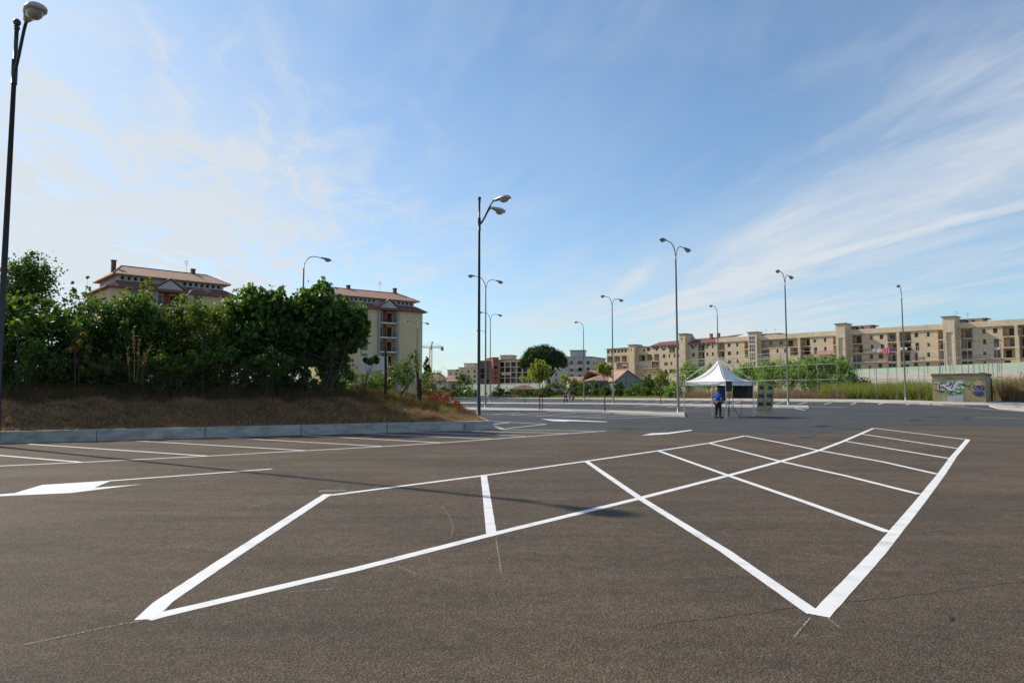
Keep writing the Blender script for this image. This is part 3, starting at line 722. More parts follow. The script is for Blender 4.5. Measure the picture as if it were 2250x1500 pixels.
# plumes of tall grass seen against the dark hedge
pl = thing('plume_grass', on_bank(300, 26.0), 'tall tawny plume grass standing in front of the dark bush', 'grass', group=g)
def plumes(parent, lst, Y):
    b = MB(); heads = []
    for (x0, y0, x1, y1) in lst:
        p = P(x0, y0, Y)-Vector(parent.location); q = P(x1, y1, Y)-Vector(parent.location)
        b.tube([p, p.lerp(q, .5)+Vector((.02, 0, 0)), q], [.008, .006, .004], 4)
        for k in range(45):
            heads.append(q.lerp(p, random.random()*.45)+Vector((random.gauss(0, .035), random.gauss(0, .035), random.gauss(0, .03))))
    b.build('stem', 'grass_dry', parent)
    leaf_mesh('seed_head', np.array([tuple(h) for h in heads]), .07, 'grass_dry', parent, .3)
plumes(pl, [(295, 840, 293, 722), (300, 840, 306, 742), (305, 840, 332, 752), (285, 840, 280, 760), (312, 842, 318, 770)], 26.0)
pl = thing('plume_grass', on_bank(885, 33.5), 'thin tawny grass plumes left of the leaning wooden post', 'grass', group=g)
plumes(pl, [(880, 860, 885, 770), (872, 860, 866, 790), (893, 860, 899, 782), (905, 860, 912, 770), (858, 860, 850, 800)], 33.5)
# rusty fence in front of the hedge
ft = thing('chain_link_fence', on_bank(166, 25.9), 'dark sagging chain link fence in front of the vine and bushes', 'fence')
fo = Vector(ft.location); posts = []
for px, ptop, Y in ((-40, 700, 24.9), (40, 705, 25.3), (166, 712, 25.9), (315, 768, 26.7), (446, 732, 27.4), (600, 770, 28.3), (728, 760, 29.1)):
    p = on_bank(px, Y); q = P(px, ptop, Y); posts.append((p, q)); b = MB()
    b.tube([p-fo+Vector((0, 0, -.2)), q-fo], .028, 6); b.build('post', 'post_rust', ft)
b = MB()
for i in range(len(posts)-1):
    (p0, q0), (p1, q1) = posts[i], posts[i+1]; L = (p1-p0).length; h0 = min(1.9, (q0-p0).length-.05); h1 = min(1.9, (q1-p1).length-.05)
    def at(u, v): return p0.lerp(p1, u)+Vector((0, 0, .05+v*(h0*(1-u)+h1*u)))-fo
    n = int(L/.11)
    for s_ in (-1, 1):
        for k in range(-17, n+1):
            a0_, a1_ = (k, k+17)
            lo, hi = max(0, a0_), min(n, a1_)
            if hi <= lo: continue
            v0, v1 = (lo-a0_)/17, (hi-a0_)/17
            if s_ < 0: v0, v1 = 1-v0, 1-v1
            A, C = at(lo/n, v0), at(hi/n, v1); t = Vector((0, 0, .0028))
            b.quad(A-t, C-t, C+t, A+t)
wm = b.build('wire_mesh', 'post_rust', ft)
for px, py0, py1, tx, Y, lab in ((846, 862, 770, 847, 33, 'dark upright wooden post at the right end of the hedge'), (921, 872, 770, 913, 36, 'tall dark leaning wooden post near the yellow building corner'), (923, 872, 832, 923, 36.5, 'short dark wooden post against the tall leaning post')):
    p = on_bank(px, Y); q = P(tx, py1, Y); b = MB(); d_ = q-p
    b.tube([(0, 0, -.2), d_*.5+Vector((.03, 0, 0)), d_], [.085, .075, .06], 7)
    t = thing('wooden_post', p, lab, 'post', group='old wooden posts'); b.build('post', 'wood_old', t)
b = MB(); p = on_bank(885, 35.5); b.tube([P(880, 868, 35.5)-p, P(910, 828, 35.5)-p], .05, 6); t = thing('wooden_brace', p, 'slanting wooden brace lying against the leaning post', 'brace'); b.build('beam', 'wood_old', t)
b = MB(); p = on_bank(830, 33.8); b.tube([P(822, 825, 33.8)-p, P(836, 845, 33.8)-p], .05, 6); t = thing('wooden_beam', p, 'pale broken wooden beam tilted in the weeds', 'beam'); b.build('beam', 'kerb', t)
b = MB(); b.box(-.8, .8, -.03, .03, 0, 1.2); p = P(822, 803, 40); t = thing('white_board', (p.x, p.y, p.z-.65), 'small white board behind the weeds before the yellow building', 'board')
b.build('panel', 'white', t); b = MB(); b.box(-.7, -.62, .03, .09, -2.2, 1.1); b.box(.62, .7, .03, .09, -2.2, 1.1); b.build('post', 'galv_dark', t)
# ------------------------------------------------------------------ street lamps
def head_mesh(parent, at_, ang, sc, shell, droop=.12):
    """lamp head growing out of an arm end along direction ang"""
    rot = Matrix.Rotation(ang, 3, 'Z') @ Matrix.Rotation(droop, 3, 'Y')
    def rp(v): return Vector(at_)+rot @ (Vector(v)*sc)
    b = MB(); prof = [(0, .07, .07), (.12, .10, .09), (.30, .14, .11), (.5, .20, .14), (.75, .24, .15), (.95, .20, .12), (1.05, .08, .05)]
    seg = 12; n0 = len(b.v)
    for (x, hw, hh) in prof:
        for j in range(seg):
            w_ = 2*math.pi*j/seg; cz = math.sin(w_)
            b.v.append(tuple(rp((x, hw*math.cos(w_), (hh if cz > 0 else .05)*cz))))
    for i in range(len(prof)-1):
        for j in range(seg):
            q = (j+1) % seg; b.f.append((i*seg+j, i*seg+q, (i+1)*seg+q, (i+1)*seg+j)); b.m.append(0)
    b.f.append(tuple(range(seg))); b.m.append(0); b.f.append(tuple(range((len(prof)-1)*seg, len(prof)*seg))); b.m.append(0)
    h = b.build('lamp_head', shell, parent, True)
    b = MB(); b.ellip(rp((.68, 0, -.04)), (.26*sc, .18*sc, .16*sc), 12, 6, rot=rot, zmin=-1, zmax=0)
    b.build('glass_bowl', 'lamp_glass', h, True)
def lamp(kind, base, label, arms, H=12.4, pole='galv', sc=1.0):
    t = thing('street_lamp', base, label, 'street lamp', group='grey galvanised street lamps' if kind == 'g' else 'tall dark street lamps')
    if kind == 'g':
        b = MB(); b.tube([(0, 0, -.1), (0, 0, .5), (0, 0, H-1.15)], [.105, .10, .052], 10); b.build('pole', pole, t, True)
        for (ang, reach) in arms:
            d = Vector((math.cos(ang), math.sin(ang), 0)); b = MB(); pts = []
            for k in range(9):
                u = k/8; pts.append(Vector((0, 0, H-1.2))+d*(reach*(u**1.6))+Vector((0, 0, 1.15*math.sin(min(1, u*1.35)*math.pi/2)**.8)))
            b.tube(pts, [.042]*4+[.036]*5, 8); b.build('arm', pole, t, True)
            head_mesh(t, pts[-1]-d*.05, ang, sc*.95, 'lamp_grey', .1)
    else:
        b = MB(); b.tube([(0, 0, -.3), (0, 0, 1.2), (0, 0, 1.25), (0, 0, H-2.1)], [.125, .12, .10, .065], 12); b.build('pole', 'black_pole', t, True)
        b = MB(); b.tube([(0, 0, H-2.15), (0, 0, H-1.35)], .088, 12); b.tube([(0, 0, H-1.35), (0, 0, H-.3)], .06, 12); b.tube([(0, 0, H-.34), (0, 0, H-.26)], .085, 12); b.build('collar', 'black_pole', t, True)
        b = MB(); b.ellip((0, 0, H-.12), (.11, .11, .12)); b.build('finial', 'black_pole', t, True)
        for (ang, reach) in arms:
            d = Vector((math.cos(ang), math.sin(ang), 0)); b = MB(); pts = []
            for k in range(9):
                u = k/8; pts.append(Vector((0, 0, H-1.75))+d*(reach*u)+Vector((0, 0, 1.3*sm(u*.9+.05))))
            b.tube(pts, .048, 8); b.build('arm', 'black_pole', t, True)
            head_mesh(t, pts[-1]-d*.05-Vector((0, 0, 0)), ang, 1.25, 'lamp_shell', .02)
    return t
p = P(38, 42, 21.0); lamp('b', (p.x, p.y, 0), 'tall dark lamp post cut by the left edge of the photo', [(R(-41), 1.15)], H=p.z)
p = P(1053.5, 432, 41.2); lamp('b', (p.x, p.y, 0), 'tall dark lamp post at the end of the concrete wall', [(R(-40), 1.2), (R(52), 1.15)], H=p.z)
AR, AL = math.atan2(.8, .6), math.atan2(-.8, -.6)
for (px, ptop, arms, lab) in (
    (1484.5, 536, 'LR', 'nearest double grey lamp just left of the white tent'),
    (1724.5, 608, 'LR', 'double grey lamp right of the yellow banners'),
    (1345, 655, 'LR', 'double grey lamp in front of the grey gabled house'),
    (1981, 643, 'L', 'single-armed grey lamp left of the graffiti hut'),
    (1067.5, 612, 'LR', 'double grey lamp just right of the dark lamp post'),
    (1077.5, 688, 'LR', 'smaller double grey lamp behind the one by the dark post'),
    (1068, 727, 'L', 'farthest faint single lamp behind the dark post'),
    (1282, 709, 'L', 'single-armed grey lamp right of the umbrella pine'),
    (1576, 679, 'L', 'single-armed grey lamp rising behind the tent peak'),
    (668, 559, 'R', 'single grey lamp rising above the fig trees'),
    (795, 664, 'LR', 'double grey lamp between the fig tree and the balconies'),
    (917, 707, 'LR', 'double grey lamp at the right corner of the yellow building'),
    (895, 745, 'L', 'faint small single lamp in front of the blank yellow wall'),
    (412, 633, 'R', 'grey lamp whose arm shows over the bushes before the left building'),
    (1959, 749, 'LR', 'small far double lamp before the hanging laundry'),
    (2241, 729, 'L', 'far lamp beyond the green barrier at the right edge')):
    Y = 10.95*F/(856-ptop); p = P(px, ptop+10, Y)
    lamp('g', (p.x, Y, gz(p.x, Y)), lab, [(AL, 1.75)]*('L' in arms)+[(AR, 1.75)]*('R' in arms), H=12.8 if Y < 90 else 12.7)
# ------------------------------------------------------------------ small trees of the car park
for (px, ybase, ytop, rx, ycr, stake, lab, mat, nn) in (
    (1186, 900, 794, 22, 818, True, 'fullest young tree with double stem in the middle of the car park', 'leaf_young', 1500),
    (1153.5, 884.5, 814, 15, 826, False, 'thin young tree just left of the fullest young tree', 'leaf_young', 260),
    (1329, 903, 797, 16, 811, False, 'young tree with a small yellow-green top and bare twigs', 'leaf_young', 620),
    (1241, 885, 816, 13, 830, True, 'young tree next to the walking family', 'leaf_young', 420),
    (968.5, 872.5, 808, 17, 828, False, 'bright young tree behind the tip of the bank', 'leaf_young', 700),
    (1452, 887.5, 806, 12, 820, False, 'slim young tree left of the nearest double lamp', 'leaf_young', 330)):
    p = G(px, ybase, .12); Y = p.y; k = Y/F
    bl = [(P(px-2, ycr, Y), (rx*k, rx*k*.8, (ycr-ytop)*k*.9)), (P(px+3, ycr+10, Y), (rx*.7*k, rx*k*.6, 9*k))]
    t = thing('young_tree', p, lab, 'tree', group='young trees planted on the car park islands')
    pts = np.concatenate([blob_pts(Vector(c)-p, r, int(nn*f), .2, 18)[0] for (c, r), f in zip(bl, (.75, .25))])
    leaf_mesh('crown', pts, .2, 'leaf_young', t)
    b = MB(); top = P(px-2, ytop+6, Y)-p; b.tube([(0, 0, -.05), (top.x*.3, 0, top.z*.4), top], [.055, .04, .012], 6)
    for _ in range(14):
        s_ = Vector((top.x*.6, 0, top.z*random.uniform(.5, .9))); b.tube([s_, s_+Vector((random.uniform(-1, 1)*rx*k*.8, random.uniform(-1, 1)*rx*k*.7, random.uniform(.2, .9)))], [.014, .006], 4)
    b.build('trunk', 'bark_red', t)
    if stake:
        b = MB(); b.tube([(.22, .02, -.05), (.22, .02, 2.0)], .035, 6); b.build('stake', 'bark_red', t)
# ------------------------------------------------------------------ facades
class Facade:
    """vertical plane through A->B (xy), local x to the right, y into the building"""
    def __init__(s, A, B):
        s.A = Vector((A[0], A[1], 0)); d = Vector((B[0]-A[0], B[1]-A[1], 0)); s.L = d.length; s.d = d.normalized()
        s.rz = math.atan2(s.d.y, s.d.x); s.n = Vector((-s.d.y, s.d.x, 0))
    def u(s, px, py=770):
        r = ray(px, py); det = -r.x*s.d.y+r.y*s.d.x     # A + u d = t r
        return (-(s.A.x)*r.y+s.A.y*r.x)/(-1*(r.x*s.d.y-r.y*s.d.x))*-1 if False else s._solve(r)
    def _solve(s, r):
        # s.A.xy + u*d = t*r.xy
        a, b_, c, d_ = s.d.x, -r.x, s.d.y, -r.y; det = a*d_-b_*c
        return ((-s.A.x)*d_-b_*(-s.A.y))/det
    def z(s, px, py):
        r = ray(px, py); u = s._solve(r); q = s.A+s.d*u; return CH+r.z*(q.y/r.y)
def facade_mesh(b, u0, u1, z0, z1, ops, y=0, m=0):
    us = sorted({u0, u1, *[v for o in ops for v in o[:2]]}); zs = sorted({z0, z1, *[v for o in ops for v in o[2:4]]})
    us = [v for v in us if u0 <= v <= u1]; zs = [v for v in zs if z0 <= v <= z1]
    for i in range(len(us)-1):
        for j in range(len(zs)-1):
            cu, cz = (us[i]+us[i+1])/2, (zs[j]+zs[j+1])/2
            if any(o[0] < cu < o[1] and o[2] < cz < o[3] for o in ops): continue
            b.quad((us[i], y, zs[j]), (us[i+1], y, zs[j]), (us[i+1], y, zs[j+1]), (us[i], y, zs[j+1]), m)
    for (a, c, e, f, dp) in ops:
        y1 = y+dp
        b.quad((a, y, e), (a, y, f), (a, y1, f), (a, y1, e), m); b.quad((c, y, f), (c, y, e), (c, y1, e), (c, y1, f), m)
        b.quad((a, y, e), (a, y1, e), (c, y1, e), (c, y, e), m); b.quad((a, y, f), (c, y, f), (c, y1, f), (a, y1, f), m)
        b.quad((a, y1, e), (c, y1, e), (c, y1, f), (a, y1, f), m)
def window(parent, a, c, e, f, y, shutter=None, frame='shutter_brown', mull=True):
    b = MB(); t = .06
    b.box(a, a+t, y-.07, y-.004, e, f); b.box(c-t, c, y-.07, y-.004, e, f); b.box(a+t, c-t, y-.07, y-.004, e, e+t); b.box(a+t, c-t, y-.07, y-.004, f-t, f)
    if mull and c-a > .8: b.box((a+c)/2-.03, (a+c)/2+.03, y-.07, y-.004, e+t, f-t)
    w_ = b.build('window', frame, parent)
    b = MB(); b.quad((a+t, y-.02, e+t), (c-t, y-.02, e+t), (c-t, y-.02, f-t), (a+t, y-.02, f-t)); b.build('pane', 'glass', w_)
    if shutter:
        b = MB(); h = f-(f-e)*shutter[1]; b.box(a+.02, c-.02, y-.13, y-.08, h, f-.01); b.build('shutter', shutter[0], w_)
def railing(parent, a, c, z, y, h=1.0, step=.22, mat='rail', slab=None, slabmat='white', solid=None):
    b = MB(); b.box(a, c, y-.03, y+.01, z+h-.05, z+h); b.box(a, c, y-.03, y+.01, z+.08, z+.12)
    if solid: b.box(a, c, y-.02, y, z+.14, z+h-.08)
    else:
        n = max(1, int((c-a)/step))
        for k in range(n+1): b.box(a+(c-a)*k/n-.015, a+(c-a)*k/n+.015, y-.025, y-.0, z+.12, z+h-.05)
    if slab:
        s_ = MB(); s_.box(a-.05, c+.05, y-slab, y+.06, z-.22, z); sb = s_.build('balcony', slabmat, parent); b.build('railing', mat, sb)
    else: b.build('railing', mat, parent)
# --- long cream apartment block on the right
pA = (39.7-4.0, 283.4+4.3); 
d1 = 182.0; B_ = (XatY(2250, d1), d1); d2 = 241.0; A_2 = (XatY(1650, d2), d2)
k = (XatY(2250, d1)-XatY(1650, d2)); dirx = Vector((B_[0]-A_2[0], B_[1]-A_2[1], 0)).normalized()
fc = Facade(A_2, B_); uL = fc.u(1333); uR = fc.u(2250)+14
A0 = fc.A+fc.d*uL; fc = Facade((A0.x, A0.y), (B_[0]+fc.d.x*14, B_[1]+fc.d.y*14))
U = fc.u
blk = thing('apartment_block', (fc.A.x, fc.A.y, 0), 'long cream apartment block with stair towers and loggias behind the fence', 'building', fc.rz)
SL = {5: 16.2, 4: 13.25, 3: 10.3, 2: 7.35, 1: 4.4}
ops = []; spec = []
def add(fl, kind, x0, x1, **kw):
    a, c = U(x0), U(x1); z = SL[fl]
    if kind == 'log': e, f, dp = z+.02, z+2.62, 1.7
    elif kind == 'win': e, f, dp = z+.95, z+2.3, .28
    elif kind == 'slot': e, f, dp = z+.95, z+2.3, .28
    elif kind == 'tall': e, f, dp = z+.05, z+2.3, .28
    elif kind == 'att': e, f, dp = z+1.7, z+2.75, .3
    if c-a < .75: c = a+.75
    ops.append((a, c, e, f, dp)); spec.append((kind, a, c, e, f, dp, kw))
mid5 = dict(log=[(1672.5, 1755), (1761, 1780), (1831, 1844), (1874, 1895), (1951, 1973), (1978, 2003), (2062, 2079), (2113, 2139), (2205, 2232), (2239, 2265), (1579, 1592), (1636, 1647), (1534, 1548), (1470, 1483)],
            win=[(1788, 1794), (1934, 1942), (2011, 2019), (2184, 2194), (1599, 1605.5), (1520, 1526), (1490, 1496.5), (1455, 1462), (1440, 1445.5)],
            slot=[(1811, 1814), (1913, 1917), (2038, 2042), (2160.5, 2166), (1618, 1621), (1552, 1554.5), (1564, 1567)])
mid4 = dict(log=[(1736, 1756), (1760, 1781), (1831, 1844), (1874, 1896), (1951, 1973), (1978, 2003), (2062, 2079), (2113, 2139), (2206, 2232), (2239, 2265), (1579, 1592), (1636, 1647), (1534, 1548), (1334, 1345.5), (1349, 1362), (1365, 1377), (1379.5, 1387), (1403, 1418), (1421, 1434), (1437, 1448)],
            tall=[(1673, 1690), (1789, 1796), (2012, 2020), (2185, 2196)],
            win=[(1935, 1943), (1599, 1606), (1520, 1527), (1490, 1497), (1480, 1484), (1456, 1462)],
            slot=[(1706, 1709), (1723, 1726), (1811, 1814), (1914, 1917), (2038, 2042), (2161, 2166), (1618, 1621), (1552, 1555), (1564, 1567), (1469, 1472)])
mid3 = dict(log=[(1827, 1844), (1950, 1970), (1976, 2000), (2062, 2079), (2204, 2232), (2239, 2265), (1354, 1387), (1404, 1449), (1534, 1548)],
            tall=[(2010, 2017), (2184, 2200), (1874, 1893), (2113, 2136)],
            win=[(1911, 1918), (1930, 1940), (1599, 1606), (1494, 1500), (1459, 1467), (1673, 1690), (1760, 1775), (1785, 1793), (1341, 1344.5)],
            slot=[(1811, 1814), (2037, 2041), (2160, 2164), (1473, 1476), (1618, 1621)])
mid2 = dict(win=[(1874, 1890), (1929, 1937), (1951, 1970), (1974, 1997), (2007, 2016), (2060, 2078), (2112, 2136), (2207, 2220), (1470, 1484), (1460, 1465)],
            slot=[(1907, 1910), (2034, 2039), (2158, 2163)])
for fl, dct in ((5, mid5), (4, mid4), (3, mid3), (2, mid2)):
    for kd, l in dct.items():
        for (x0, x1) in l: add(fl, kd, x0, x1)
for (x0, x1) in ((1334, 1339), (1342, 1346), (1349, 1354), (1357, 1362), (1364.5, 1369.5), (1372, 1377), (1380, 1385), (1413, 1418), (1421.5, 1428)): add(5, 'win', x0, x1)
for i in range(9):
    x0 = 1435+i*8.0
    if not 1496 < x0 < 1514: add(5, 'att', x0, x0+5)
for i in range(6): add(5, 'att', 1517+i*9.3, 1522.5+i*9.3)
uLm, uMr = U(1432), U(1574)
LT = 18.95
b = MB()
# three stretches of differing height
opsL = [o for o in ops if o[1] <= uLm+.5]; opsM = [o for o in ops if uLm+.5 < o[1] and o[0] < uMr]; opsR = [o for o in ops if o[0] >= uMr]
facade_mesh(b, 0, uLm, -3, LT, opsL); facade_mesh(b, uLm, uMr, -3, 19.25, opsM); facade_mesh(b, uMr, fc.L, -3, 20.55, opsR)
DP = 11.5
b.quad((0, 0, -3), (0, 0, LT), (0, DP, LT), (0, DP, -3)); b.quad((fc.L, 0, -3), (fc.L, DP, -3), (fc.L, DP, 20.55), (fc.L, 0, 20.55))
b.quad((0, DP, -3), (0, DP, LT), (fc.L, DP, LT), (fc.L, DP, -3))
b.quad((uLm, 0, LT), (uLm, 0, 19.25), (uLm, DP, 19.25), (uLm, DP, LT)); b.quad((uMr, 0, 19.25), (uMr, 0, 20.55), (uMr, DP, 20.55), (uMr, DP, 19.25))
b.quad((0, .01, LT), (uLm, .01, LT), (uLm, DP, LT), (0, DP, LT)); b.quad((uMr, .01, 20.55), (fc.L, .01, 20.55), (fc.L, DP, 20.55), (uMr, DP, 20.55))
wl = b.build('wall', 'cream', blk)
b = MB(); b.box(uMr, fc.L, -.35, -.003, 19.05, 20.6); 
b.build('parapet', 'cream2', blk)
b = MB(); b.box(-.3, uLm, -.4, DP, LT+.003, LT+.2); b.build('flat_roof', 'brown', blk)
b = MB(); b.poly([(uLm-.2, -.4, 19.3), (uMr+.2, -.4, 19.3), (uMr+.2, 5.5, 21.6), (uLm-.2, 5.5, 21.0)]); b.poly([(uLm-.2, -.4, 19.12), (uLm-.2, 5.5, 20.8), (uMr+.2, 5.5, 21.4), (uMr+.2, -.4, 19.12)])
b.quad((uLm-.2, -.4, 19.12), (uMr+.2, -.4, 19.12), (uMr+.2, -.4, 19.3), (uLm-.2, -.4, 19.3)); b.quad((uMr+.2, -.4, 19.12), (uMr+.2, 5.5, 19.12), (uMr+.2, 5.5, 21.6), (uMr+.2, -.4, 19.3))
b.poly([(uMr+.2, .5, 20.7), (U(1617), .5, 20.7), (U(1617), 6, 22.2), (uMr+.2, 5.5, 21.6)])
b.build('tiled_roof', 'tiles_dark', blk)
for x in (1490, 1497, 1550, 1566):
    b = MB(); u_ = U(x); b.box(u_, u_+.9, 3, 3.9, 19.5, 22.6); b.box(u_-.1, u_+1, 2.9, 4.0, 22.6, 22.8); b.build('chimney', 'brickred', blk)
ninst = 0
for (kd, a, c, e, f, dp, kw) in spec:
    if kd == 'log':
        railing(blk, a+.03, c-.03, e-.02, .0, 1.0, .3, 'rail' if a > uMr else 'galv', slab=.12, slabmat='cream2')
        w_ = min(1.6, (c-a)*.45); m_ = (a+c)/2+random.uniform(-.3, .3)*(c-a-w_)
        b = MB(); b.box(m_-w_/2, m_+w_/2, dp-.08, dp-.004, e+.01, e+2.15); b.build('balcony_door', random.choice(['dark', 'shutter_brown', 'glass']), blk)
        if c-a > 7:
            b = MB(); 
            for q in range(3): u_ = a+(c-a)*(q+.6)/3.6; b.box(u_, u_+1.0, dp-.08, dp-.004, e+.9, e+2.15)
            b.build('balcony_window', 'glass', blk)
    elif kd == 'att':
        b = MB(); b.quad((a+.02, dp-.02, e+.02), (c-.02, dp-.02, e+.02), (c-.02, dp-.02, f-.02), (a+.02, dp-.02, f-.02)); b.build('attic_window', 'glass', blk)
    else:
        sh = random.choice([None, None, ('shutter_brown', .45), ('shutter_brown', .8), ('white', .3)])
        window(blk, a, c, e, f, dp, sh, mull=(kd == 'win'))
# long balconies
for (x0, x1, fl, mt) in ((1796, 1843, 4, 'pink'), (1874, 1950, 4, 'rail'), (2004, 2078, 3, 'rail'), (1403, 1449, 3, 'galv'), (1874, 1948, 3, 'rail'), (2140, 2203, 3, 'rail')):
    a, c = U(x0), U(x1); s_ = MB(); s_.box(a, c, -1.1, -.004, SL[fl]-.2, SL[fl]); sb = s_.build('balcony', 'cream2', blk)
    r_ = MB(); r_.box(a, c, -1.1, -1.06, SL[fl]+.95, SL[fl]+1.0)
    for q in range(int((c-a)/.35)): r_.box(a+q*.35, a+q*.35+(.12 if mt == 'pink' else .03), -1.095, -1.065, SL[fl]+.002, SL[fl]+.95)
    r_.build('railing', mt, sb)
# drain-like flared columns beside loggias
for (x0, z0_, z1_) in ((1757.5, 4.4, 19.0), (1975.5, 4.4, 19.0), (2235.5, 4.4, 19.0)):
    a = U(x0); c = a+.75; b = MB(); b.box(a-.3, c-.3, -.8, -.003, 10.3, z1_); b.box(a-.1, c, -1.2, -.803, 10.3, 16.0); b.box(a-.1, c, -1.5, -1.203, z0_-4, 13.0); b.build('column', 'cream', blk)
def tower(x0, x1, ptop, proj, kind):
    a, c = U(x0), U(x1); zt = fc.z((x0+x1)/2, ptop)
    b = MB(); 
    if kind == 'glazed':
        o_ = [(a+.5, a+(c-a)*.78, z_+.35, z_+2.75, .25) for z_ in (2.9, 5.85, 8.8, 11.75, 14.7, 17.6)]
        o_ = [o for o in o_ if o[3] < zt-.3]
        facade_mesh(b, a, c, -3, zt-.25, o_, -proj)
    elif kind == 'niche':
        o_ = [(a+.8, a+(c-a)*.82, 0, zt-4.6, .35)]
        facade_mesh(b, a, c, -3, zt-.25, o_, -proj)
    else:
        o_ = [(a+(c-a)*.35, a+(c-a)*.55, zt-2.6, zt-1.7, .2)]
        facade_mesh(b, a, c, -3, zt-.25, o_, -proj)
    b.quad((a, -proj, -3), (a, -proj, zt-.25), (a, 2.5, zt-.25), (a, 2.5, -3)); b.quad((c, -proj, -3), (c, 2.5, -3), (c, 2.5, zt-.25), (c, -proj, zt-.25)); b.quad((a, 2.5, 19), (a, 2.5, zt-.25), (c, 2.5, zt-.25), (c, 2.5, 19))
    t_ = b.build('stair_tower', 'cream2' if kind != 'plain' else 'cream', blk)
    b = MB(); b.box(a-.35, c+.25, -proj-.35, 2.9, zt-.247, zt); b.build('tower_roof', 'brown', t_)
    if kind == 'glazed':
        b = MB()
        for o in o_:
            b.quad((o[0], -proj+.2, o[2]), (o[1], -proj+.2, o[2]), (o[1], -proj+.2, o[3]), (o[0], -proj+.2, o[3]))
        b.build('stair_glass', 'glass', t_); b = MB()
        for o in o_:
            w3 = (o[1]-o[0])/3
            for q in (1, 2): b.box(o[0]+w3*q-.08, o[0]+w3*q+.08, -proj+.05, -proj+.15, o[2]+.02, o[3]-.02)
            b.box(o[0], o[1], -proj+.02, -proj+.045, (o[2]+o[3])/2-.1, (o[2]+o[3])/2+.1)
        b.build('glazing_bars', 'white', t_)
    if kind == 'plain':
        b = MB(); o = o_[0]; b.quad((o[0], -proj+.15, o[2]), (o[1], -proj+.15, o[2]), (o[1], -proj+.15, o[3]), (o[0], -proj+.15, o[3])); b.build('tower_window', 'glass', t_)
    if kind != 'plain':
        b = MB(); b.box(a+.5, c+5.5, 2.905, 7.5, 20.553, zt-.9); pb = b.build('penthouse', 'brown', blk); b = MB(); b.box(a+.2, c+6.3, 2.91, 8, zt-.897, zt-.65); b.build('penthouse_roof', 'brown', pb)
        b = MB(); 
        for q in range(2): b.box(c+1.2+q*1.6, c+1.9+q*1.6, 2.86, 2.9, 20.9, min(22.0, zt-1.1))
        b.build('penthouse_window', 'dark', pb)
    else:
        b = MB(); b.poly([(c-.02, 2.905, 19.3), (c-.02, 2.905, zt-.3), (c-.02, 8, 19.4)]); b.poly([(a, 2.905, 19.3), (a, 8, 19.4), (a, 2.905, zt-.3)]); b.quad((a, 2.905, zt-.3), (c-.02, 2.905, zt-.3), (c-.02, 8, 19.4), (a, 8, 19.4)); b.build('tower_back_roof', 'cream', t_)
    return zt
tower(1648, 1667, 729, 1.2, 'glazed'); tower(1845, 1865.5, 711, 2.6, 'niche'); tower(2080, 2106, 695.5, 2.6, 'niche')
tower(1388, 1400.5, 757, 2.0, 'plain'); tower(1499, 1512.5, 733, 2.0, 'plain')
def antenna(parent, x, y, z, h=2.2):
    b = MB(); b.tube([(x, y, z), (x, y, z+h)], .03, 5)
    for q in range(4): b.box(x-.5+.05*q, x+.5-.05*q, y-.015, y+.015, z+h-.15-.22*q, z+h-.12-.22*q)
    b.box(x-.012, x+.012, y-.6, y+.6, z+h-.12, z+h-.1); b.build('antenna', 'galv_dark', parent)
for x, z_ in ((1672, 23.0), (1692, 23.0), (1850, 23.5), (2096, 24.2), (1455, 20.5), (2120, 23.5)): antenna(blk, U(x), 4, z_-2)
# laundry and awnings hanging on the balconies
def wpt(px, z, y): u_ = U(px); q = fc.A+fc.d*u_+fc.n*y; return Vector((q.x, q.y, z))
for (x0, x1, mt, z_, h, lab) in ((1943, 1958.5, 'pink', 14.35, 1.75, 'bright pink sheet hanging on the long balcony'), (1921, 1927, 'white', 14.3, .9, 'white cloth at the left end of the laundry line'), (1929.5, 1937, 'white', 14.3, 1.3, 'larger white cloth hung left of the pink sheet'), (1962, 1969, 'laundry_blue', 14.4, 1.2, 'blue cloth hung right of the pink sheet'), (1981, 1997, 'white', 14.3, .8, 'row of white washing hung inside the loggia')):
    p, q = wpt(x0, z_, -1.25), wpt(x1, z_, -1.25); b = MB(); n = 10; d_ = q-p
    for i in range(n):
        a_, c_ = p+d_*(i/n)+fc.n*.06*math.sin(i*1.9), p+d_*((i+1)/n)+fc.n*.06*math.sin((i+1)*1.9)
        sag = lambda t_: .12*math.sin(t_*math.pi)
        lo0, lo1 = h*(1-.08*math.sin(i*2.3)), h*(1-.08*math.sin((i+1)*2.3))
        up_ = Vector((0, 0, 1)); tk = fc.n*.02
        b.quad(a_-p, c_-p, c_-p-up_*lo1, a_-p-up_*lo0); b.quad(a_-p+tk, a_-p-up_*lo0+tk, c_-p-up_*lo1+tk, c_-p+tk)
    o = b.build('laundry', mt); o.location = p; tag(o, lab, 'laundry', 'laundry on the long block')
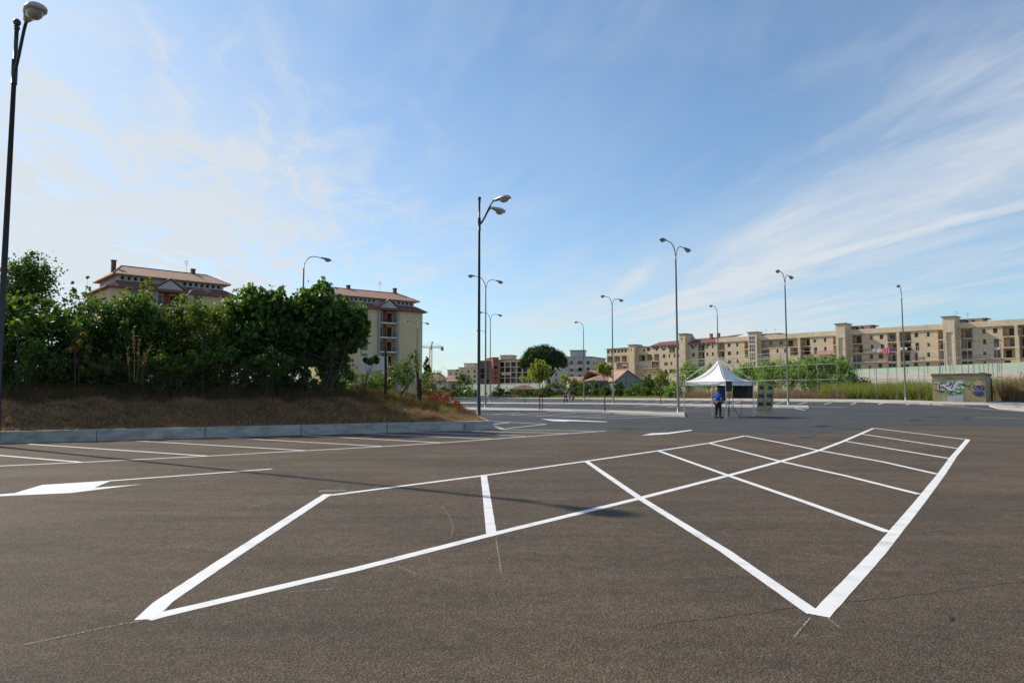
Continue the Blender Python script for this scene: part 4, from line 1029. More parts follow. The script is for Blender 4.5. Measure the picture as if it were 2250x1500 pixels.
# --- two yellow buildings on the left
def yellow(A, B, gab, label, colwin, chim):
    f = Facade(A, B); t = thing('apartment_building', (f.A.x, f.A.y, 0), label, 'building', f.rz)
    L = f.L; DPT = 15.0; EZ = 18.6
    ga, gb = gab; ops = []; wins = []
    fl = [EZ-3.05*(k+1)+.2 for k in range(6)]
    for z in fl:
        ops.append((ga+.55, gb-.55, z+.05, z+2.75, 1.5))
        for (a, c) in colwin: ops.append((a, c, z+.15, z+2.5, .2)); wins.append((a, c, z+.15, z+2.5))
    b = MB(); facade_mesh(b, 0, L, -2, EZ, ops)
    b.quad((0, 0, -2), (0, 0, EZ), (0, DPT, EZ), (0, DPT, -2)); b.quad((L, 0, -2), (L, DPT, -2), (L, DPT, EZ), (L, 0, EZ)); b.quad((0, DPT, -2), (0, DPT, EZ), (L, DPT, EZ), (L, DPT, -2))
    b.build('wall', 'ochre', t)
    b = MB(); b.box(ga, ga+.55, -.25, -.003, -2, EZ+.3); b.box(gb-.55, gb, -.25, -.003, -2, EZ+.3); b.build('pilaster', 'slatblue', t)
    for k, z in enumerate(fl):
        railing(t, ga+.58, gb-.58, z+.05, -.05, 1.0, .18, 'rail', slab=.2, slabmat='white')
        b = MB(); b.box(ga+.9, ga+1.7, 1.42, 1.497, z+.06, z+2.2); b.build('balcony_door', 'shutter' if k == 0 else 'dark', t)
        b = MB(); b.box(gb-1.9, gb-.9, 1.42, 1.497, z+.06, z+2.2); b.build('balcony_door', 'dark', t)
        b = MB(); b.box(ga+1.9, gb-2.0, 1.44, 1.497, z+.06, z+2.7); b.build('recess_panel', 'redinside', t)
    for i, (a, c, e, g_) in enumerate(wins):
        window(t, a, c, e, g_, .2, ('shutter', random.choice([.55, .6, .65, .5])), 'rail')
    # skirt roof
    o, ins = .8, 1.1; zs = EZ-.05; zt = 19.75
    b = MB()
    P0 = [(-o, -o), (L+o, -o), (L+o, DPT+o), (-o, DPT+o)]; P1 = [(ins, ins), (L-ins, ins), (L-ins, DPT-ins), (ins, DPT-ins)]
    for i in range(4):
        j = (i+1) % 4; b.quad((*P0[i], zs), (*P0[j], zs), (*P1[j], zt), (*P1[i], zt)); b.quad((*P0[i], zs-.2), (*P0[i], zs), (*P0[j], zs), (*P0[j], zs-.2))
    b.poly([(*p, zs-.2) for p in P0][::-1]); b.build('skirt_roof', 'tiles_dark', t)
    # attic band with small windows
    a0_, a1_ = ins+.3, L-ins-.3; aops = []; u_ = a0_+.4
    while u_ < a1_-.8:
        if not (ga-.2 < u_ < gb-.2): aops.append((u_, u_+.5, 20.0, 20.55, .25))
        u_ += .98
    b = MB(); facade_mesh(b, a0_, a1_, 19.3, 20.85, aops, ins+.3)
    b.quad((a0_, ins+.3, 19.3), (a0_, ins+.3, 20.85), (a0_, DPT-ins-.3, 20.85), (a0_, DPT-ins-.3, 19.3)); b.quad((a1_, ins+.3, 19.3), (a1_, DPT-ins-.3, 19.3), (a1_, DPT-ins-.3, 20.85), (a1_, ins+.3, 20.85))
    at = b.build('attic_wall', 'greywall', t)
    b = MB()
    for (a, c, e, g_, dp) in aops: b.quad((a, ins+.53, e), (c, ins+.53, e), (c, ins+.53, g_), (a, ins+.53, g_))
    b.build('attic_windows', 'dark', at)
    # hipped main roof
    e0 = .45; z0_ = 20.85; zr = 23.25; P0 = [(e0, e0), (L-e0, e0), (L-e0, DPT-e0), (e0, DPT-e0)]; r0, r1 = (e0+2.8, DPT/2), (L-e0-1.8, DPT/2)
    b = MB(); b.quad((*P0[0], z0_), (*P0[1], z0_), (*r1, zr), (*r0, zr)); b.quad((*P0[2], z0_), (*P0[3], z0_), (*r0, zr), (*r1, zr)); b.poly([(*P0[1], z0_), (*P0[2], z0_), (*r1, zr)]); b.poly([(*P0[3], z0_), (*P0[0], z0_), (*r0, zr)])
    b.poly([(*p, z0_-.16) for p in P0][::-1])
    for i in range(4):
        j = (i+1) % 4; b.quad((*P0[i], z0_-.16), (*P0[j], z0_-.16), (*P0[j], z0_), (*P0[i], z0_))
    b.build('roof', 'tiles', t)
    b = MB(); b.tube([(*r0, zr), (*r1, zr)], .13, 6); b.tube([(*P0[1], z0_), (*r1, zr)], .12, 6); b.tube([(*P0[0], z0_), (*r0, zr)], .12, 6); b.build('ridge_tiles', 'tiles_dark', t)
    # gable over the balconies
    gm = (ga+gb)/2; pk = 20.7; b = MB(); b.poly([(ga+.1, -.3, EZ+.2), (gb-.1, -.3, EZ+.2), (gm, -.3, pk-.25)]); b.poly([(ga+.1, -.02, EZ+.2), (gm, -.02, pk-.25), (gb-.1, -.02, EZ+.2)]); b.quad((ga+.1, -.3, EZ+.2), (ga+.1, -.02, EZ+.2), (gb-.1, -.02, EZ+.2), (gb-.1, -.3, EZ+.2)); b.build('gable', 'greywall', t)
    b = MB()
    for s_, e_ in ((-1, ga-.25), (1, gb+.25)):
        for zo in (0, .12): 
            q = [(gm, -.6, pk+zo), (e_, -.6, EZ+.25+zo), (e_, 3.0, EZ+.25+zo), (gm, 3.0, pk+zo)]; b.poly(q if s_ < 0 else q[::-1])
        b.quad((gm, -.6, pk), (gm, -.6, pk+.12), (e_, -.6, EZ+.37), (e_, -.6, EZ+.25))
    b.build('gable_roof', 'tiles', t)
    for (fr, hh, yy) in chim:
        b = MB(); x = L*fr; b.box(x-.32, x+.32, yy-.35, yy+.35, 21.2, hh); b.box(x-.4, x+.4, yy-.43, yy+.43, hh, hh+.15); b.build('chimney', 'bark_red', t)
    antenna(t, L*.7, DPT/2, 23.2, 2.4)
    return t
def along(pxl, pyl, pxr, pyr, zt, Lw):
    Ya = (zt-CH)*F/(856-pyl); Yb = (zt-CH)*F/(856-pyr); a = Vector((XatY(pxl, Ya), Ya)); c = Vector((XatY(pxr, Yb), Yb)); return a, c
a, c = along(788, 673.6, 927, 684.5, 18.6, 0); dd = (c-a).normalized(); a = c-dd*21.8
yellow(a, c, (11.2, 16.0), 'yellow apartment building with red hip roof and white-slab balconies right of the fig trees', [(7.6, 9.0), (2.0, 3.4)], [(.36, 23.9, 7.5), (.86, 24.2, 7.2)])
a, c = along(233, 626, 508, 651.5, 18.6, 0); 
yellow(a, c, ((c-a).length*.33, (c-a).length*.33+4.8), 'left yellow apartment building mostly hidden behind the bushes', [(13.0, 14.4), (3.0, 4.4)], [(.08, 23.6, 5.5), (.76, 24.0, 7.5)])
# --- distant blocks
def far_block(name, px0, px1, ptop0, ptop1, Y0, Y1, floors, mat, label, bay=3.4, DPT=14, grid=False, fh=3.0, pent=None, dark_top=True):
    A = (XatY(px0, Y0), Y0); B = (XatY(px1, Y1), Y1); f = Facade(A, B); zt = CH+(856-ptop0)/F*Y0
    t = thing(name, (f.A.x, f.A.y, 0), label, 'building', f.rz, group='distant blocks of flats')
    ops = []; n = max(1, int(f.L/bay)); w_ = f.L/n
    for k in range(floors):
        z = zt-1.0-fh*(k+1)
        for i in range(n):
            if grid: ops.append((i*w_+.22, (i+1)*w_-.22, z+.3, z+fh-.1, 1.3))
            else:
                q = random.choice([.9, 1.3, 1.3, 2.2]); m_ = (i+.5)*w_; ops.append((m_-q/2, m_+q/2, z+.9, z+2.4, .3 if q < 2 else 1.2))
    b = MB(); facade_mesh(b, 0, f.L, -3, zt, ops); b.quad((0, 0, -3), (0, 0, zt), (0, DPT, zt), (0, DPT, -3)); b.quad((f.L, 0, -3), (f.L, DPT, -3), (f.L, DPT, zt), (f.L, 0, zt)); b.quad((0, 0, zt), (f.L, 0, zt), (f.L, DPT, zt), (0, DPT, zt)); b.quad((0, DPT, -3), (0, DPT, zt), (f.L, DPT, zt), (f.L, DPT, -3))
    b.build('wall', mat, t)
    b = MB(); b.box(-.4, f.L+.4, -.5, DPT, zt+.003, zt+.35); b.build('roof', 'brown' if dark_top else mat, t)
    for j, (a_, c_, e_, g_, dp) in enumerate(ops[:100]):
        b = MB(); m_ = (a_+c_)/2; ww = min(1.6, c_-a_-.05)
        ww = (c_-a_-.04) if grid else ww; b.quad((m_-ww/2, dp-.03, e_+.03), (m_+ww/2, dp-.03, e_+.03), (m_+ww/2, dp-.03, g_-.05), (m_-ww/2, dp-.03, g_-.05)); b.build('window', random.choice(['glass', 'dark', 'shutter_brown']) , t)  # grid bays: full-width dark backing paints the shade inside the balconies
    for (u0, u1, h) in pent or []:
        b = MB(); b.box(f.L*u0, f.L*u1, 2, 9, zt+.36, zt+h); pb = b.build('penthouse', mat, t); b = MB(); b.box(f.L*u0-.4, f.L*u1+.4, 1.6, 9.4, zt+h, zt+h+.3); b.build('penthouse_roof', 'brown', pb)
    antenna(t, f.L*.4, 5, zt, 3)
    return t, f, zt
far_block('flats', 983, 1022, 813, 811, 430, 425, 4, 'cream2', 'pale beige far block left of the brick one', pent=None, dark_top=False)
far_block('flats', 1008, 1050, 808, 807, 425, 420, 5, 'cream2', 'stepped pale beige far block touching the brick one', pent=[(.2, .75, 2.6)], dark_top=False)
far_block('flats', 1050, 1083, 793.5, 793, 385, 384, 5, 'brickred', 'left wing of the brick block with framed balconies', 3.4, grid=True)
t, f, zt = far_block('flats', 1083, 1096, 786, 786, 380, 381, 5, 'brickred', 'plain brick stair tower of the brick block', 9, grid=False, pent=None)
far_block('flats', 1096, 1200, 791.5, 789, 384, 372, 6, 'cream2', 'long right wing with grid of cream balconies behind the pine', 3.3, grid=True, pent=[(.0, .24, 2.7)])
far_block('flats', 1196, 1249, 812, 812, 330, 330, 4, 'greywall', 'low grey far block partly behind the umbrella pine', 3.3)
far_block('flats', 1247, 1302, 785, 784, 300, 298, 5, 'greywall', 'grey white far block with penthouse right of the umbrella pine', 3.2, pent=[(.1, .68, 3.0)], dark_top=False)
far_block('flats', 1302, 1331, 785, 790, 298, 315, 5, 'greywall', 'receding side wing of the grey white far block', 3.2, dark_top=False)
far_block('flats', 1300, 1334, 802, 800, 340, 340, 4, 'cream', 'ochre far block glimpsed left of the long cream block', 4)
def awn(px, py, w_, h_, Y, mt, lab):
    p = P(px, py, Y); k = Y/F; b = MB(); W_, H_ = w_*k, h_*k
    b.quad((-W_/2, -.8, -H_/2), (W_/2, -.8, -H_/2), (W_/2, .2, H_/2), (-W_/2, .2, H_/2)); b.quad((-W_/2, -.78, -H_/2-.05), (-W_/2, .22, H_/2-.05), (W_/2, .22, H_/2-.05), (W_/2, -.78, -H_/2-.05))
    o = b.build('awning', mt); o.location = p; tag(o, lab, 'awning', 'awnings on distant flats')
awn(1261.5, 806, 19, 8, 297, 'awning_pink', 'pink awning on the grey white far block')
awn(1107, 821, 10, 6, 377, 'awning', 'left beige awning on the brick block balconies')
awn(1118, 820.5, 10, 6, 376, 'awning', 'right beige awning on the brick block balconies')
awn(1372, 802, 12, 4, 268, 'awning_pink', 'pale pink awning at the left end of the long cream block')
# --- low houses
def house(px0, px1, pe, pr, Y, dpt, wallm, roofm, label, gable_end=None, rz=0.0, base=-1.0, hip=False):
    x0, x1 = XatY(px0, Y), XatY(px1, Y); L = x1-x0; ze = CH+(856-pe)/F*Y; zr = CH+(856-pr)/F*(Y+dpt/2)
    t = thing('house', (x0, Y, 0), label, 'house', rz, group='low tiled houses behind the car park')
    b = MB(); b.box(0, L, 0, dpt, base, ze)
    if not hip:
        b.poly([(0, 0, ze), (0, dpt/2, zr-.12), (0, dpt, ze)]); b.poly([(L, 0, ze), (L, dpt, ze), (L, dpt/2, zr-.12)])
    b.build('wall', wallm, t)
    b = MB(); o = .5; i_ = dpt*.45 if hip else -o
    for zo in (0, .18):
        b.quad((-o, -o, ze-.15+zo), (L+o, -o, ze-.15+zo), (L-i_, dpt/2, zr+zo), (i_, dpt/2, zr+zo)); b.quad((L+o, dpt+o, ze-.15+zo), (-o, dpt+o, ze-.15+zo), (i_, dpt/2, zr+zo), (L-i_, dpt/2, zr+zo))
        if hip: b.poly([(-o, dpt+o, ze-.15+zo), (-o, -o, ze-.15+zo), (i_, dpt/2, zr+zo)]); b.poly([(L+o, -o, ze-.15+zo), (L+o, dpt+o, ze-.15+zo), (L-i_, dpt/2, zr+zo)])
    b.quad((-o, -o, ze-.15), (L+o, -o, ze-.15), (L+o, -o, ze+.03), (-o, -o, ze+.03)); b.build('roof', roofm, t)
    for k in range(max(1, int(L/4))):
        u_ = (k+.5)*L/max(1, int(L/4)); window(t, u_-.5, u_+.5, max(.9, ze-2.0), ze-.7, -.01)
    return t
house(985, 1008, 837.5, 826, 172, 9, 'greywall', 'tiles', 'grey-walled low house with terracotta roof by the bright young tree', hip=False)
house(922, 985, 836, 819, 178, 10, 'white', 'tiles', 'low house with wide red roof beside the fir tree', hip=True)
house(1120, 1200, 855, 845, 172, 11, 'brown', 'tiles_dark', 'sunken hut of which only the dark red roof shows', hip=True, base=-2)
house(1252, 1330, 841, 829, 165, 11, 'greywall', 'tiles', 'long low red roof behind the cypress hedge', hip=False)
HQ = 146/104
t = thing('house', (XatY(1352, 146), 146, 0), 'weathered grey gabled house with terracotta roof', 'house', R(14), group='low tiled houses behind the car park')
b = MB(); Wg, Lg = 4.7*HQ, 9.0*HQ; ze, zr = CH+1.43*HQ, CH+3.03*HQ
b.poly([(0, 0, -1), (Wg, 0, -1), (Wg, 0, ze-.3), (Wg*.42, 0, zr), (0, 0, ze)]); b.poly([(0, Lg, -1), (0, Lg, ze), (Wg*.42, Lg, zr), (Wg, Lg, ze-.3), (Wg, Lg, -1)]); b.quad((0, 0, -1), (0, 0, ze), (0, Lg, ze), (0, Lg, -1)); b.quad((Wg, 0, -1), (Wg, Lg, -1), (Wg, Lg, ze-.3), (Wg, 0, ze-.3)); b.build('wall', 'greystone', t)
b = MB(); b.quad((-.4, -.3, ze-.25), (Wg*.42, -.3, zr+.05), (Wg*.42, Lg+.3, zr+.05), (-.4, Lg+.3, ze-.25)); b.quad((Wg*.42, -.3, zr+.05), (Wg+.4, -.3, ze-.5), (Wg+.4, Lg+.3, ze-.5), (Wg*.42, Lg+.3, zr+.05))
b.quad((-.4, -.3, ze-.35), (-.4, -.3, ze-.25), (Wg*.42, -.3, zr+.05), (Wg*.42, -.3, zr-.08)); b.quad((Wg*.42, -.3, zr-.08), (Wg*.42, -.3, zr+.05), (Wg+.4, -.3, ze-.5), (Wg+.4, -.3, ze-.6)); b.build('roof', 'tiles', t)
house(1296, 1352, 836, 815, 150, 12, 'greystone', 'tiles', 'terracotta roofed wing left of the grey gable', hip=True)
# --- crane
t = thing('tower_crane', (XatY(946, 480), 480, 0), 'distant tower crane above the fir tree', 'crane')
ks = 480/F; zj = CH+(856-764)*ks
b = MB()
for (x, y) in ((-.8, -.8), (.8, -.8), (.8, .8), (-.8, .8)): b.tube([(x, y, 0), (x, y, zj)], .16, 4)
for i in range(int(zj/1.8)):
    z = i*1.8; s_ = 1 if i % 2 else -1
    b.tube([(-.8*s_, -.8, z), (.8*s_, -.8, z+1.8)], .1, 4); b.tube([(.8*s_, .8, z), (-.8*s_, .8, z+1.8)], .1, 4)
b.build('mast', 'crane', t)
b = MB(); xl, xr = -26*ks, 26*ks
for zo in (0, 1.1): b.tube([(xl, 0, zj+zo), (xr, 0, zj+zo*.9)], .16, 4)
for i in range(18): x = xl+(xr-xl)*i/18; b.tube([(x, 0, zj), (x+(xr-xl)/36, 0, zj+1.1), (x+(xr-xl)/18, 0, zj)], .09, 4)
b.tube([(0, 0, zj+4.2), (xr*.9, 0, zj+1)], .07, 4); b.tube([(0, 0, zj+4.2), (xl*.8, 0, zj+1)], .07, 4); b.build('jib', 'galv_dark', t)
b = MB(); b.tube([(0, 0, zj-1), (1.0, 0, zj+4.4)], .5, 5); b.build('tower_peak', 'crane', t)
b = MB(); b.box(xr-1.2, xr+.6, -.8, .8, zj-2.0, zj+.6); b.build('counterweight', 'galv_dark', t)
# --- green barriers
def barrier(pts, z0, z1, zp, label):
    t = thing('noise_barrier', (pts[0][0], pts[0][1], 0), label, 'barrier', group='pale green roadside barriers')
    o = Vector((pts[0][0], pts[0][1], 0)); 
    for i in range(len(pts)-1):
        a, c = Vector((*pts[i], 0)), Vector((*pts[i+1], 0)); n = max(1, int((c-a).length/4))
        for k in range(n):
            p, q = a.lerp(c, k/n)-o, a.lerp(c, (k+1)/n)-o; d_ = (q-p).normalized(); nn = Vector((-d_.y, d_.x, 0))*.06
            b = MB(); b.prism([(p+nn).xy, (p-nn).xy, (q-d_*.1-nn).xy, (q-d_*.1+nn).xy], z0, z1); b.build('panel', 'barrier', t)
            b = MB(); b.prism([(q-d_*.09+nn*1.6).xy, (q-d_*.09-nn*1.6).xy, (q-d_*.0-nn*1.6).xy, (q+nn*1.6).xy], z0, z1+.06); b.build('post', 'galv', t)
        b = MB(); p, q = a-o, c-o; nn = Vector((-(q-p).normalized().y, (q-p).normalized().x, 0))*.2
        b.prism([(p+nn).xy, (p-nn).xy, (q-nn).xy, (q+nn).xy], zp, z0-.003); b.build('base_wall', 'parapetpink', t)
barrier([(XatY(1840, 150), 150), (XatY(1955, 134), 134), (XatY(2090, 119), 119), (XatY(2260, 106), 106), (XatY(2400, 98), 98)], 4.55, 6.0, -.5, 'long pale green barrier on a pinkish wall before the cream block')
barrier([(XatY(1000, 215), 215), (XatY(1100, 190), 190), (XatY(1200, 168), 168)], .5, 3.3, -.5, 'pale green barrier under the brick block')
# ------------------------------------------------------------------ far vegetation
gb_ = 'bushes lining the far side of the car park'
def YB(px): return float(np.interp(px, [900, 960, 1100, 1250, 1350, 1450, 1550, 1700, 1850, 1950, 2060, 2163], [153, 152, 151, 147, 136, 118, 103, 89, 81, 79, 74, 70]))
def gbase(px, Y): x = XatY(px, Y); return Vector((x, Y, gz(x, Y)))
for (px, Y, rx, ytop, n, mat, lab, ls) in (
    (935, 125, 30, 842, 1500, 'leaf_bush', 'green bush behind the tip of the bank', .3),
    (985, 122, 26, 850, 1300, 'leaf_dark', 'dark bush left of the purple-leaved shrub', .3),
    (1025, 128, 30, 849, 1700, 'leaf_bush', 'wide low green bush below the left green barrier', .3),
    (1098, 130, 17, 847, 900, 'leaf_purple', 'round purple-leaved shrub before the green barrier', .28),
    (1110, 124, 42, 859, 1900, 'leaf_bush', 'low weedy bush right of the dark lamp post', .3),
    (1160, 122, 30, 856, 1500, 'leaf_bush', 'bush below the dark red hut roof', .3),
    (1200, 121, 26, 852, 1500, 'leaf_dark', 'darker bush right of the fullest young tree', .3),
    (1222, 126, 26, 834, 1500, 'leaf_olive', 'silvery olive-like shrub left of the family', .28),
    (1262, 112, 17, 832, 1700, 'leaf_dark', 'tall dark cypress-like bush right of the family', .28),
    (1285, 112, 15, 838, 1400, 'leaf_dark', 'dark bush behind the single lamp right of the pine', .28),
    (1308, 110, 10, 836, 1100, 'leaf_dark', 'narrow conical cypress between two roofs', .26),
    (1330, 111, 15, 845, 1200, 'leaf_dark', 'dark hedge bush behind the small-topped young tree', .28),
    (1360, 103, 18, 838, 1500, 'leaf_dark', 'dark hedge bush below the grey gable left side', .28),
    (1392, 102, 20, 842, 1600, 'leaf_bush', 'hedge bush below the grey gable right side', .28),
    (1425, 102, 22, 825, 1900, 'leaf_dark', 'tall leafy bush right of the grey gabled house', .3),
    (1455, 103, 20, 818, 1800, 'leaf_bush', 'tall green bush behind the slim young tree', .3),
    (1480, 99, 18, 838, 1200, 'leaf_reed', 'bright green bush at the foot of the nearest double lamp', .3)):
    Y = YB(px)+2.5+(ls-.3)*20+2*(ytop < 836); n = int(n*1.25); ls = ls*1.15
    base = gbase(px, Y); k = Y/F; ztop = CH+(856-ytop)*k; hh = (ztop-base.z)
    plant('hedge_bush', base, [(base+Vector((0, 0, hh*.45)), (rx*k, 1.6, hh*.5)), (base+Vector((0, 0, hh*.75)), (rx*k*.6, 1.2, hh*.28)), (base+Vector((0, -.3, hh*.2)), (rx*k*1.05, 1.5, hh*.25))], n, ls, mat, lab, 'bush', gb_, 1, .05, per=35)
for i, (px, Y, rx, ytop, n) in enumerate(((1515, 104, 28, 800, 2400), (1560, 102, 30, 806, 2200), (1600, 100, 30, 812, 2300), (1645, 98, 34, 802, 2800), (1690, 97, 32, 796, 3000), (1735, 97, 30, 793, 3000), (1775, 96, 32, 788, 3200), (1815, 95, 32, 788, 3300), (1848, 95, 22, 791, 2400))):
    Y = YB(px)+12
    base = gbase(px, Y); k = Y/F; ztop = CH+(856-ytop)*k; hh = ztop-base.z
    lab = ['reed clump directly behind the left side of the tent', 'reed clump behind the tent canopy', 'reed clump behind the right tent corner', 'tall reeds above the yellow banners', 'dense reeds just left of the double lamp beyond the banners', 'reed clump just right of the double lamp beyond the banners', 'tall reeds under the striped pink balcony', 'tallest reeds before the middle stair tower', 'last reed clump at the right end of the thicket'][i]
    plant('reed_clump', base, [(base+Vector((0, 0, hh*.62)), (rx*k, 1.8, hh*.36)), (base+Vector((0, 0, hh*.85)), (rx*k*.8, 1.4, hh*.17))], n, .42, 'leaf_reed', lab, 'reeds', 'reed thicket behind the court fence', 6, .04, asp=.3, per=40, bark='leaf_reed' if False else 'bark')
plant('dark_bush', gbase(1862, 96), [(gbase(1855, 96)+Vector((0, 0, 2.3)), (2.0, 1.5, 2.4)), (gbase(1880, 96)+Vector((0, 0, 1.5)), (1.6, 1.3, 1.6))], 3600, .25, 'leaf_dark', 'dark rounded bush between the slanting fence braces', 'bush', gb_, 2, .06)
plant('dark_bush', gbase(1780, 92), [(gbase(1780, 92)+Vector((0, 0, 1.3)), (2.4, 1.2, 1.1)), (gbase(1815, 92)+Vector((0, 0, 1.2)), (1.8, 1.2, 1.0))], 2200, .22, 'leaf_bush', 'low bush under the reeds right of the banners', 'bush', gb_, 2, .05)
plant('reed_bed', Vector((49.5, 66, .5)), [(Vector((50, 67, 1.5)), (3.6, 2, 1.3)), (Vector((54, 66, 1.8)), (4, 2, 1.5)), (Vector((47.6, 68, 1.4)), (2, 1.6, 1.1))], 9000, .34, 'leaf_reed', 'mass of reddish tipped reeds right of the graffiti hut', 'reeds', gb_, 5, .03, asp=.18, per=30)
for (px, ytop, rx, lab) in ((1905, 838, 16, 'low bush in the fenced court below the hanging laundry'), (1950, 842, 14, 'low bush in the fenced court left of the single lamp'), (2000, 836, 18, 'low bush in the fenced court right of the single lamp'), (2036, 842, 12, 'low bush in the fenced court touching the graffiti hut')):
    Y = YB(px)+9; base = gbase(px, Y); k = Y/F; hh = CH+(856-ytop)*k-base.z
    plant('court_bush', base, [(base+Vector((0, 0, hh*.5)), (rx*k, 1.2, hh*.5)), (base+Vector((rx*k*.4, 0, hh*.3)), (rx*k, 1.2, hh*.3))], 1300, .24, 'leaf_bush', lab, 'bush', gb_, 2, .03, per=25)
# fir tree and umbrella pine
base = gbase(938, 200); k = 200/F; bl = []
for j in range(9):
    u_ = j/8; bl.append((P(938+random.uniform(-2, 4)*(1-u_), 838-u_*52, 200), ((17-14.5*u_)*k, (16-13*u_)*k, 4.5*k)))
plant('fir_tree', base, bl, 3600, .55, 'leaf_dark', 'dark conical fir below the crane', 'tree', None, 1, .25, per=25, branches=20)
plant('small_conifer', gbase(1003, 180), [(P(1003, 824, 180), (.5, .5, 1.4)), (P(1003, 834, 180), (.9, .9, 1.5))], 500, .35, 'leaf_dark', 'small dark conifer before the beige far blocks', 'tree')
plant('leafy_tree', gbase(1018, 165), [(P(1020, 840, 165), (1.9, 1.6, 1.8)), (P(1012, 833, 165), (1.3, 1.2, 1.0))], 1500, .3, 'leaf_dark', 'dark round tree right of the grey-walled low house', 'tree')
Yp = 190; k = Yp/F; base = gbase(1206, Yp); t = thing('umbrella_pine', base, 'big dark green umbrella pine with flat domed crown', 'tree')
pts = []
n = 30000; u = unit(900); u[:, 2] = np.abs(u[:, 2])*1.0-.25*rng.random(900)
cen = np.array(P(1193.5, 800, Yp)-base); Rr = np.array([52*k, 48*k, 42*k])
cc = u*Rr*(.86+.12*rng.random((900, 1)))
bump_ = 1+.07*np.sin(u[:, 0]*9)*np.sin(u[:, 1]*8+1)*1.0
cc *= bump_[:, None]; cc[:, 2] = np.maximum(cc[:, 2], -9*k+1.2*rng.random(900)*.4+.25*np.abs(cc[:, 0])*.35)
idx = rng.integers(0, 900, n); pp = cc[idx]+rng.normal(size=(n, 3))*.33+cen
leaf_mesh('crown', pp, .42, 'leaf_pine', t, .5, .5)
b = MB(); b.tube([(0, 0, -.2), (.2, 0, 3), (-.3, 0, 5.6)], [.55, .45, .4], 9)
for _ in range(34):
    q = Vector(cc[rng.integers(0, 900)]*.9)+Vector(cen); s_ = Vector((-.2, 0, 4.6)); b.tube([s_, s_.lerp(q, .45)+Vector((0, 0, -.2)), q], [.22, .14, .05], 6)
b.build('trunk', 'bark', t)
# grasses by the fence and the far side
def XY(px, Y): return (XatY(px, Y), Y)
def XB(px, dy): return XY(px, YB(px)+dy)
def gxy(n, poly_near, poly_far):
    out = []; 
    while len(out) < n:
        u_ = random.random()*(len(poly_near)-1); i = int(u_); q = u_-i; v = random.random()
        a_ = Vector(poly_near[i]).lerp(Vector(poly_near[i+1]), q); c_ = Vector(poly_far[i]).lerp(Vector(poly_far[i+1]), q); p = a_.lerp(c_, v); out.append((p.x, p.y))
    return np.array(out)
tag(blades('tall_grass', gxy(15000, [XB(1800, 3), XB(1960, 2.5), XB(2060, 2)], [XB(1800, 16), XB(1960, 14), XB(2075, 12)]), gz, .6, 2.7, .08, 'grass_green', lean=.38), 'tall green and tawny grass filling the fenced court right side', 'grass', kind='stuff')
tag(blades('tawny_grass', gxy(9000, [XB(1490, 2), XB(1700, 2), XB(1860, 2)], [XB(1490, 7), XB(1700, 9), XB(1860, 9)]), gz, .5, 1.5, .06, 'grass_field', lean=.35), 'low brownish grass at the foot of the court fence', 'grass', kind='stuff')
tag(blades('verge_grass', gxy(7000, [XB(930, .5), XB(1200, .5), XB(1480, .5)], [XB(930, 4), XB(1200, 4), XB(1480, 4)]), gz, .2, .7, .07, 'grass_green', lean=.4), 'thin green verge below the far hedge bushes', 'grass', kind='stuff')
tag(blades('reed_grass', gxy(9000, [(46.6, 64.2), (52, 62), (60, 58)], [(47.5, 70), (54, 69), (62, 66)]), gz, 1.0, 2.9, .06, 'grass_field', lean=.25), 'tall feathery reddish grass right of the graffiti hut', 'grass', kind='stuff')
# ------------------------------------------------------------------ court fences
def court_fence(pts, label, H, braces=()):
    o = Vector((*pts[0], gz(*pts[0]))); t = thing('court_fence', o, label, 'fence', group='tall fences of the sports court')
    for (x, y) in pts:
        b = MB(); z = gz(x, y); b.tube([(x-o.x, y-o.y, z-o.z-.1), (x-o.x, y-o.y, z-o.z+H)], .034, 6); b.build('post', 'galv', t)
    for i in range(len(pts)-1):
        (x0, y0), (x1, y1) = pts[i], pts[i+1]; b = MB()
        for k in range(int(H/.42)):
            z = .2+k*.42; b.tube([(x0-o.x, y0-o.y, gz(x0, y0)-o.z+z), (x1-o.x, y1-o.y, gz(x1, y1)-o.z+z)], .0045, 3, cap=False)
        b.build('wire_mesh', 'galv_dark', t)
    for hz_ in (2.55/6.3, .72, 1.0):
        b = MB(); b.tube([(x-o.x, y-o.y, gz(x, y)-o.z+H*hz_) for x, y in pts], .025 if hz_ < .9 else .02, 5); b.build('rail', 'galv', t)
    for (i, sgn) in braces:
        x, y = pts[i]; x2, y2 = pts[i+sgn]; b = MB(); f_ = .85
        b.tube([(x-o.x, y-o.y, gz(x, y)-o.z+.1), ((x+(x2-x)*f_)-o.x, (y+(y2-y)*f_)-o.y, gz(x2, y2)-o.z+H*.85)], .03, 5); b.build('brace', 'galv_dark', t)
front = [1502, 1544, 1580, 1612, 1646, 1678, 1717, 1756, 1797, 1840.5, 1884, 1927, 1972, 2020, 2068]
fp = []
for i, px in enumerate(front):
    fp.append(XY(px, YB(px)+2))
court_fence(fp, 'front line of the tall galvanised court fence', 6.1, [(9, 1), (9, -1)])
rp_ = [XY(px, YB(px)+22) for px, Y in ((1513, 118), (1570, 116), (1626, 114), (1684, 112), (1739, 110), (1797, 108), (1850, 106), (1912, 103), (1951, 101), (2032, 97), (2073, 95))]
court_fence(rp_, 'rear line of the court fence standing beyond the reeds', 6.3)
sp_ = [XY(px, Y) for px, Y in ((2066, 82), (2080, 80), (2116, 77), (2130, 77.5), (2142, 78), (2154, 78.6), (2164, 79.2), (2174, 79.8), (2184, 80.4), (2194, 81), (2203, 81.6))]
court_fence(sp_, 'right end of the court fence rising behind the graffiti hut', 6.7, [(2, -1)])
